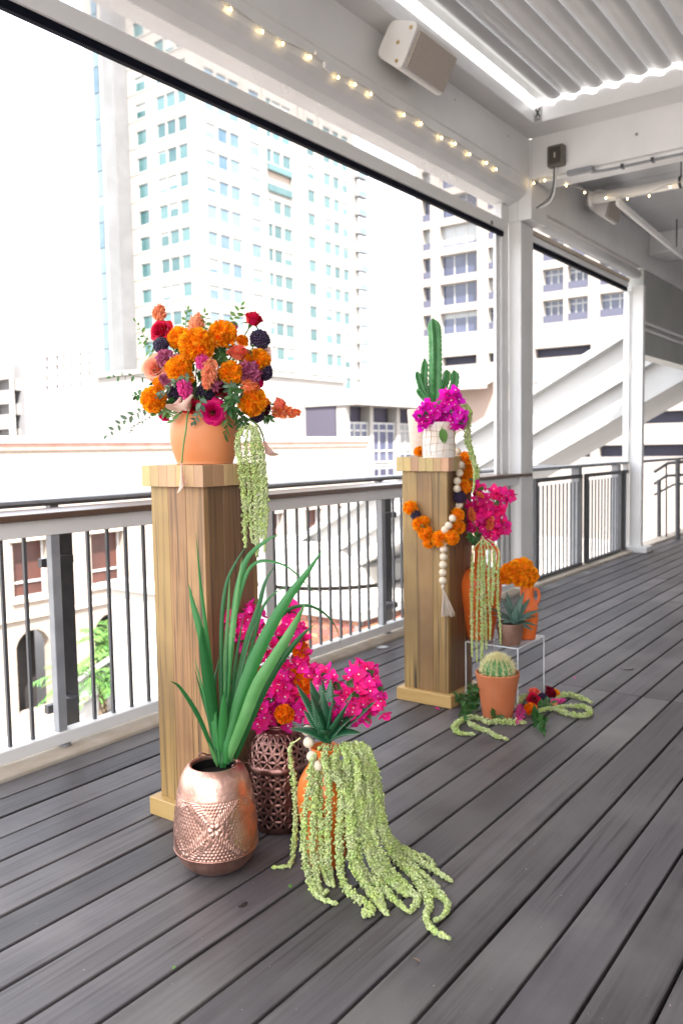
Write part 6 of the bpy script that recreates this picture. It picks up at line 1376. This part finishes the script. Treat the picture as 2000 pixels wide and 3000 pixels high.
# ------------------------------------------------------------------ on the acrylic riser
DU = depth(RV + Vector((0, 0, .55))); UM = (*zr(835, 640),)
for lb, pts, n_, rad, off in (('fuchsia bougainvillea spray pressed to the second plinth in the urn', [(820, 640), (790, 450), (760, 250), (790, 90)], 56, .048, .0), ('fuchsia bougainvillea spray fanning out high from the urn', [(830, 640), (880, 420), (960, 250), (1010, 170)], 52, .042, -.02), ('fuchsia bougainvillea spray bending low to the deck side of the urn', [(835, 640), (900, 500), (980, 420), (985, 500)], 46, .042, -.04), ('fuchsia bougainvillea spray in the middle of the urn', [(830, 640), (840, 450), (850, 320), (860, 240)], 56, .050, -.02)):
    P = [ond(*zr(x, y), DU + off * min(1, i / 2)) for i, (x, y) in enumerate(pts)]; q = MB(); boug(q, P, int(n_*1.15), rad*1.15, 0, 1, 2, 3, .040, 9); flower('bougainvillea', lb, 'flower', [('spray', q, [M_BOUF, M_STAR, M_STEM, M_LEAF])], tuple(P[0]))
for a, c, r, lb in (((880, 480), (910, 350), 48, 'orange celosia plume among the fuchsia bracts of the urn'), ((730, 400), (720, 270), 46, 'orange red celosia plume close to the plinth in the urn'), ((760, 130), (840, 180), 30, 'small orange celosia plume at the top of the urn')):
    p0, p1 = (np.array(tuple(ond(*zr(*u), DU - .06))) for u in (a, c)); q = MB(); plume(q, p0, p1, r * .3189 * DU / FPX, 260); flower('celosia', lb, 'flower', [('plume', q, [M_CELO]), ('stem', stem_mb(p0, start=ond(*UM, DU)), [M_STEM])], tuple(p0))
q = MB(); sprig(q, [ond(*zr(820, 640), DU), ond(*zr(760, 540), DU - .05), ond(*zr(720, 540), DU - .07)], 8, .055, .04, 0, 1, .3, False); flower('leaf_sprig', 'broad dark green leaves at the urn mouth', 'foliage', [('leaves', q, [M_STEM, M_LEAF])], tuple(ond(*zr(820, 640), DU)))
for pts, r in (([(820, 560), (745, 650), (730, 760), (728, 900), (722, 1100), (725, 1350), (728, 1640)], .0088), ([(815, 560), (790, 680), (785, 850), (775, 1100), (770, 1400), (772, 1690)], .0075), ([(820, 530), (815, 650), (820, 850), (815, 1100), (820, 1400), (812, 1730)], .0115), ([(830, 540), (850, 700), (835, 900), (845, 1150), (855, 1350), (858, 1570)], .0085), ([(840, 560), (885, 680), (880, 850), (880, 1050), (895, 1300), (892, 1490)], .0085), ([(850, 570), (920, 650), (930, 760), (920, 950), (912, 1170)], .0105), ([(870, 560), (940, 610), (975, 700), (965, 900), (965, 1150), (985, 1350), (988, 1530)], .0078)):
    P = [ond(*zr(x, y), DU - .10 - .07 * min(1, i / 3)) for i, (x, y) in enumerate(pts)]; q = MB(); amaranth(q, P, r, .8, .16)
    flower('amaranthus', 'pale green amaranthus tassel hanging down the urn past the acrylic riser', 'flower', [('tassel', q, [M_AMA, M_AMAS])], tuple(P[0]), 'green tassels of the urn')
DJ = depth(RJ + Vector((0, 0, .34)))
for x, y, r, o in ((1032, 905, 82, 0), (1115, 845, 84, -.02), (1200, 825, 92, .0), (1258, 895, 82, .01), (1165, 930, 76, -.05), (1055, 850, 66, .04), (1235, 965, 58, -.02), (1140, 790, 50, .03)):
    mari_at(ond(*zr(x, y), DJ + o), TOCAM + UP * .4 + jit(.3), 1.05 * r * .3189 * DJ / FPX, M_MARI, 'orange marigold in the small jug on the riser', 'marigolds of the jug', RJ + Vector((0, 0, .27)), N=150)
DA = depth(RB_ + Vector((0, 0, .14)))
t = thing('agave', 'blue green agave with broad pointed leaves in the brown clay pot', 'plant', tuple(RB_ + Vector((0, 0, .10))))
for tx, ty, w_, o in ((1040, 1040, 70, .06), (985, 1092, 82, .0), (1205, 1038, 76, .03), (1262, 1105, 82, .05), (1392, 1200, 80, .0), (1345, 1362, 66, -.03), (1292, 1405, 76, -.05), (872, 1185, 72, .02), (905, 1255, 60, -.02), (1000, 1335, 80, -.06), (1110, 1340, 90, -.10), (1240, 1300, 82, -.09), (1330, 1270, 72, .03), (1130, 1180, 80, -.02)):
    q = MB(); succulent_leaf(q, ond(*zr(1112, 1335), DA), ond(*zr(tx, ty), DA + o), w_ * .3189 * DA / FPX, 0, None, -.008, .2); q.build('leaf', [M_AGAV], t, True)

# ------------------------------------------------------------------ golden barrel cactus and the flowers lying round its pot
def zc(x, y): return 1280 + x * .3189, 1850 + y * .3189
GCc = CB + Vector((0, 0, .232)); GR_ = .078
t = thing('barrel_cactus', 'round ribbed cactus with pale golden spines in the plain terracotta pot', 'cactus', tuple(CB + Vector((0, 0, .19))))
q = MB(); n1, n2 = 20, 96; V = []
for i in range(n1):
    a = math.pi * i / (n1 - 1)
    for j in range(n2):
        b_ = 2 * math.pi * j / n2; rr = GR_ * (1 - .10 * (1 - abs(math.cos(b_ * 8))) * math.sin(a)); V.append((GCc.x + rr * math.sin(a) * math.cos(b_), GCc.y + rr * math.sin(a) * math.sin(b_), GCc.z + .92 * rr * math.cos(a)))
q.add(V, [(i * n2 + j, i * n2 + (j + 1) % n2, (i + 1) * n2 + (j + 1) % n2, (i + 1) * n2 + j) for i in range(n1 - 1) for j in range(n2)]); q.build('body', [M_CACT], t, True)
q = MB()
for k in range(16):
    for i in range(15):
        a = .06 + 1.75 * (i / 14) ** .9; b_ = k * math.pi / 8; nv = np.array([math.sin(a) * math.cos(b_), math.sin(a) * math.sin(b_), math.cos(a)]); p = np.array(tuple(GCc)) + nv * GR_ * np.array([1, 1, .92])
        for s_ in range(20 if i < 6 else 12):
            d = nv * random.uniform(.4, 1.2) + jit(.9) + UP * (.3 if i < 6 else 0); d /= np.linalg.norm(d); l = random.uniform(.018, .034); Y = rot_to(d, jit(1)); q.add(np.array([(0, -.0011, 0), (0, .0011, 0), (l, 0, 0)]) @ Y.T + p, [(0, 1, 2)])
q.build('spines', [M_SPIN], t); t.children[-1]['kind'] = 'stuff'
for pts, r, lb in (([(430, 805), (300, 790), (195, 835), (158, 890), (205, 930), (345, 946)], .0125, 'hook shaped green amaranthus tassel in front of the cactus pot'), ([(280, 830), (360, 880), (460, 910), (540, 960), (652, 992)], .0115, 'wavy green amaranthus tassel pointing away from the cactus pot'), ([(415, 815), (470, 830), (560, 825), (690, 830), (815, 835)], .014, 'thick straight green amaranthus tassel against the cactus pot foot'), ([(735, 700), (750, 650), (775, 610), (825, 585)], .014, 'short green amaranthus tassel between cactus pot and red roses'), ([(900, 740), (1050, 705), (1190, 750), (1320, 772), (1405, 745), (1350, 695), (1200, 685), (1080, 690)], .0125, 'looped green amaranthus tassel beyond the deck roses'), ([(1070, 625), (1180, 578), (1290, 598), (1420, 652)], .013, 'arched green amaranthus tassel behind the looped one on deck')):
    P = [onz(*zc(x, y), .014) for x, y in pts]; q = MB(); amaranth(q, P, r, 1.0, 0)
    flower('amaranthus', lb, 'flower', [('tassel', q, [M_AMA, M_AMAS])], tuple(P[0]), 'green tassels on the deck')
mc = .3189 * 4.2 / FPX
def dk(x, y, z): return np.array(tuple(onz(*zc(x, y), z)))
for x, y, r, m, z, lb, nr in ((890, 560, 62, M_CORAL, .055, 'coral red rose lying on the deck beside the cactus pot', UP + TOCAM * .2), (885, 620, 72, M_RED, .03, 'red rose lying on the deck under the coral rose', TOCAM - RT * .5), (1030, 565, 82, M_DRED, .04, 'dark red rose lying on the deck behind the cactus pot', UP * .6 + TOCAM * .3 + RT * .6)):
    q = MB(); rose(q, dk(x, y, z), nr, r * mc, 0, .6); flower('rose', lb, 'flower', [('petals', q, [m])], tuple(dk(x, y, 0)))
q = MB(); scabiosa(q, dk(965, 605, .03), TOCAM, 46 * mc); flower('scabious', 'black purple scabious lying between the red roses on the deck', 'flower', [('florets', q, [M_PURP, M_PURP])], tuple(dk(965, 605, 0)))
mari_at(dk(858, 715, .025), TOCAM + UP * .5, 62 * mc, M_MARD, 'deep orange marigold lying on the deck below the red rose')
mari_at(dk(1085, 570, .03), UP + RT, 46 * mc, M_MARI, 'bright orange marigold lying behind the dark red rose on the deck')
for a, c, r, m, lb in (((770, 690), (735, 845), 62, M_CELK, 'pink celosia plume lying against the cactus pot'), ((1040, 650), (1180, 630), 40, M_CELK, 'pink celosia plume lying behind the deck roses'), ((1010, 690), (1100, 660), 36, M_CELP, 'peach celosia plume lying on the deck tassels')):
    q = MB(); plume(q, dk(*a, .022), dk(*c, .022), r * mc, 260); flower('celosia', lb, 'flower', [('plume', q, [m])], tuple(dk(*a, 0)))
for pts, n_, lb in (([(420, 680), (330, 640), (260, 620), (150, 600)], 14, 'dark green leafy sprig behind the cactus pot by the plinth base'), ([(420, 640), (350, 590), (310, 540), (340, 500)], 12, 'upright dark leafy sprig between cactus pot and plinth'), ([(400, 720), (300, 720), (230, 720), (270, 780)], 12, 'dark leafy sprig on the deck in front of the plinth base'), ([(850, 760), (920, 810), (960, 870), (985, 950)], 12, 'dark leafy sprig on the deck below the marigold'), ([(880, 740), (950, 790), (1000, 850)], 8, 'short dark leafy sprig beside the deck tassel'), ([(480, 790), (530, 770), (560, 780)], 4, 'small dark leaves at the foot of the cactus pot'), ([(900, 690), (980, 670), (1040, 655)], 5, 'green leaves lying across the deck flowers')):
    P = [dk(x, y, .02 + (.05 if 'upright' in lb else .012) * i) for i, (x, y) in enumerate(pts)]; q = MB(); sprig(q, P, n_, .05, .022, 0, 1, .05, False); flower('leaf_sprig', lb, 'foliage', [('leaves', q, [M_STEM, M_LEAF])], tuple(P[0]))

# ------------------------------------------------------------------ fairy lights
BULB = emis('warm_bulb', (1.0, .70, .30), 5.5); BCAP = mat('bulb_cap', (.75, .75, .72), .4)
sl = thing('string_lights', 'clear string of small warm lights along the header and over the far pipe', 'string lights', (4.5, 3.11, 3.69))
HB = [(610, -25), (676, 15), (768, 66), (828, 116), (908, 145), (963, 186), (990, 216), (1040, 276), (1086, 305), (1137, 328), (1183, 363), (1233, 381), (1255, 408), (1292, 406), (1332, 441), (1374, 463), (1405, 457), (1424, 495), (1452, 509)]
W_ = []
for i, (px, py) in enumerate(HB):
    p = ony(px, py, 3.112); W_.append(Vector((p.x, 3.118, 3.70 + .012 * math.sin(i * 1.9))))
W_ += [onx(1508, 503, 7.24), onx(1560, 528, 7.24), onx(1592, 520, 7.22), onx(1655, 535, 7.5), onx(1709, 556, 8.0), onx(1771, 572, 8.12), onx(1834, 574, 8.12), onx(1897, 566, 8.12), onx(1959, 540, 8.12), onx(2040, 525, 8.12)]
q = MB(); q.tube(bez([tuple(p) for p in W_], 140), .0035, 6); q.build('wire', [mat('clear_wire', (.62, .62, .60), .3)], sl, True)
q = MB(); q.lathe([(.0, .0), (.004, -.002), (.005, -.008), (.0035, -.014), (0, -.017)], 10); o = q.build('bulb', [BULB]); bm_ = o.data; bpy.data.objects.remove(o)
q = MB(); q.lathe([(.0, .018), (.005, .016), (.006, .0), (.0, -.001)], 8); o = q.build('bulb_cap', [BCAP]); cm_ = o.data; bpy.data.objects.remove(o)
for i, p in enumerate(W_[:-1]):
    if i in (0, 5, 9, 12, 16, 19): continue
    c = share('bulb_cap', cm_, p + Vector((0, -.008, -.018)), sl); share('bulb', bm_, p + Vector((0, -.008, -.02)), c)
p = ony(962, 196, 3.10); q = MB(); q.box(p.x - .045, p.x + .045, 3.09, 3.118, p.z - .02, p.z + .02, bev=.008); q.build('clip', [WHITE2], sl); q = MB(); q.box(p.x - .13, p.x - .09, 3.095, 3.118, p.z + .03, p.z + .055, bev=.008); q.build('clip', [WHITE2], sl)

# ------------------------------------------------------------------ bits fallen on the deck
def bit(name, px, py, V, F, m, label, cat, rz=0):
    p = onz(px, py, .003); q = MB(); q.add(place(V, tuple(p), rot_to((math.cos(rz), math.sin(rz), 0))), F); o = q.build(name, [m], None, True, loc=p); tag(o, label, cat)
L1 = leafg(.022, .012, .2, -.1); bit('fallen_leaf', 852, 2602, *L1, M_LEAFL, 'small bright green leaf lying in a deck gap near the tassels', 'leaf', .9)
bit('fallen_leaf', 505, 2840, *leafg(.014, .009, .3, -.2), M_LEAFL, 'tiny green leaf scrap lying in a deck gap in front of the copper pot', 'leaf', .2)
bit('fallen_petal', 1287, 2078, *leafg(.026, .02, .5, -.4), M_BOUG, 'single magenta petal lying by the second plinth base', 'petal', 2.)
bit('seed_husk', 1230, 2818, *leafg(.022, .011, .6, -.3), mat('dry_husk', (.16, .12, .085), .8), 'dry brown seed husk lying on the bare deck', 'husk', 1.8)
bit('fallen_petal', 1684, 1988, *leafg(.016, .01, .5, -.4), M_BOUG, 'tiny pink petal lying on the deck beyond the acrylic riser', 'petal', 1.)
p = onz(713, 2650, .0032); q = MB(); V = [(0, 0, .0006)] + [(.017 * math.cos(a) * (1 + .25 * math.sin(3 * a)), (.009) * math.sin(a) * (1 + .2 * math.cos(2 * a)), 0) for a in np.linspace(0, 6.283, 25)[:-1]]; q.add(np.array(V) + np.array(tuple(p)), [(0, i, i % 24 + 1) for i in range(1, 25)]); o = q.build('water_drop', [mat('wet_spot', (.02, .02, .022), .06)], None, True, loc=p); tag(o, 'dark wet drop on a deck board in front of the orange vase', 'water drop')
rg = random.Random(3); DEB = mat('dust_bits', (.35, .31, .27), .9, island=.5); q = MB()
for i in range(260):
    p = onz(rg.uniform(0, 2000), rg.uniform(2150, 3000) if i % 3 else rg.uniform(1800, 2300), .0015); s_ = rg.uniform(.0008, .0028); a = rg.uniform(0, 6.28); q.add([(p.x + s_ * math.cos(a), p.y + s_ * math.sin(a), p.z), (p.x + s_ * math.cos(a + 2), p.y + s_ * .5 * math.sin(a + 2), p.z + s_ * .5), (p.x + s_ * math.cos(a + 4), p.y + s_ * math.sin(a + 4), p.z)], [(0, 1, 2)])
o = q.build('dust_crumbs', [DEB]); tag(o, 'pale crumbs and dust scattered over the deck boards', 'dust', kind='stuff')

# ------------------------------------------------------------------ palms and shrubs down in the street
M_PALM = mat('palm_green', (.10, .22, .05), .6, island=.35, hue=.03, transl=.3)
def palm(px, py, d, s, label, n=26):
    b_ = ond(px, py, d); t = thing('palm_bush', label, 'palm', (b_.x, b_.y, GZ), 'palms in the street below')
    q = MB(); q.tube([(b_.x, b_.y, GZ), tuple(b_)], [.16, .10], 8); q.build('trunk', [M_STEMB], t, True)
    q = MB()
    for i in range(n):
        a = i * 2.4; el = random.uniform(-.3, 1.2); d_ = np.array([math.cos(a) * math.cos(el), math.sin(a) * math.cos(el), math.sin(el)]); L = s * random.uniform(.8, 1.1); P = bez([np.array(tuple(b_)), np.array(tuple(b_)) + d_ * L * .5 + UP * .08 * L, np.array(tuple(b_)) + d_ * L + UP * -.25 * L], 14)
        q.tube(P, .012, 4)
        for k in range(2, 14):
            for sg_ in (1, -1):
                T_ = P[min(13, k + 1)] - P[k - 1] if k < 13 else P[13] - P[12]; T_ = T_ / np.linalg.norm(T_); sd2 = np.cross(T_, UP); sd2 /= np.linalg.norm(sd2) + 1e-6; V, F = leafg(L * .34 * (1 - .5 * k / 14), L * .04, .2, .3, 4); q.add(place(V, P[k], rot_to(T_ * .6 + sd2 * sg_ + jit(.2), UP)), F)
    q.build('crown', [M_PALM], t)
palm(330, 1920, 25, 1.5, 'bushy palm below the arches of the brick house'); palm(395, 1960, 23, 1.3, 'smaller palm below the arches beside the stair foot', 22); palm(215, 2010, 24, 1.2, 'low palm behind the dark railing post', 22); palm(300, 2010, 22, 1.1, 'lowest palm in front of the bushy palm', 22)
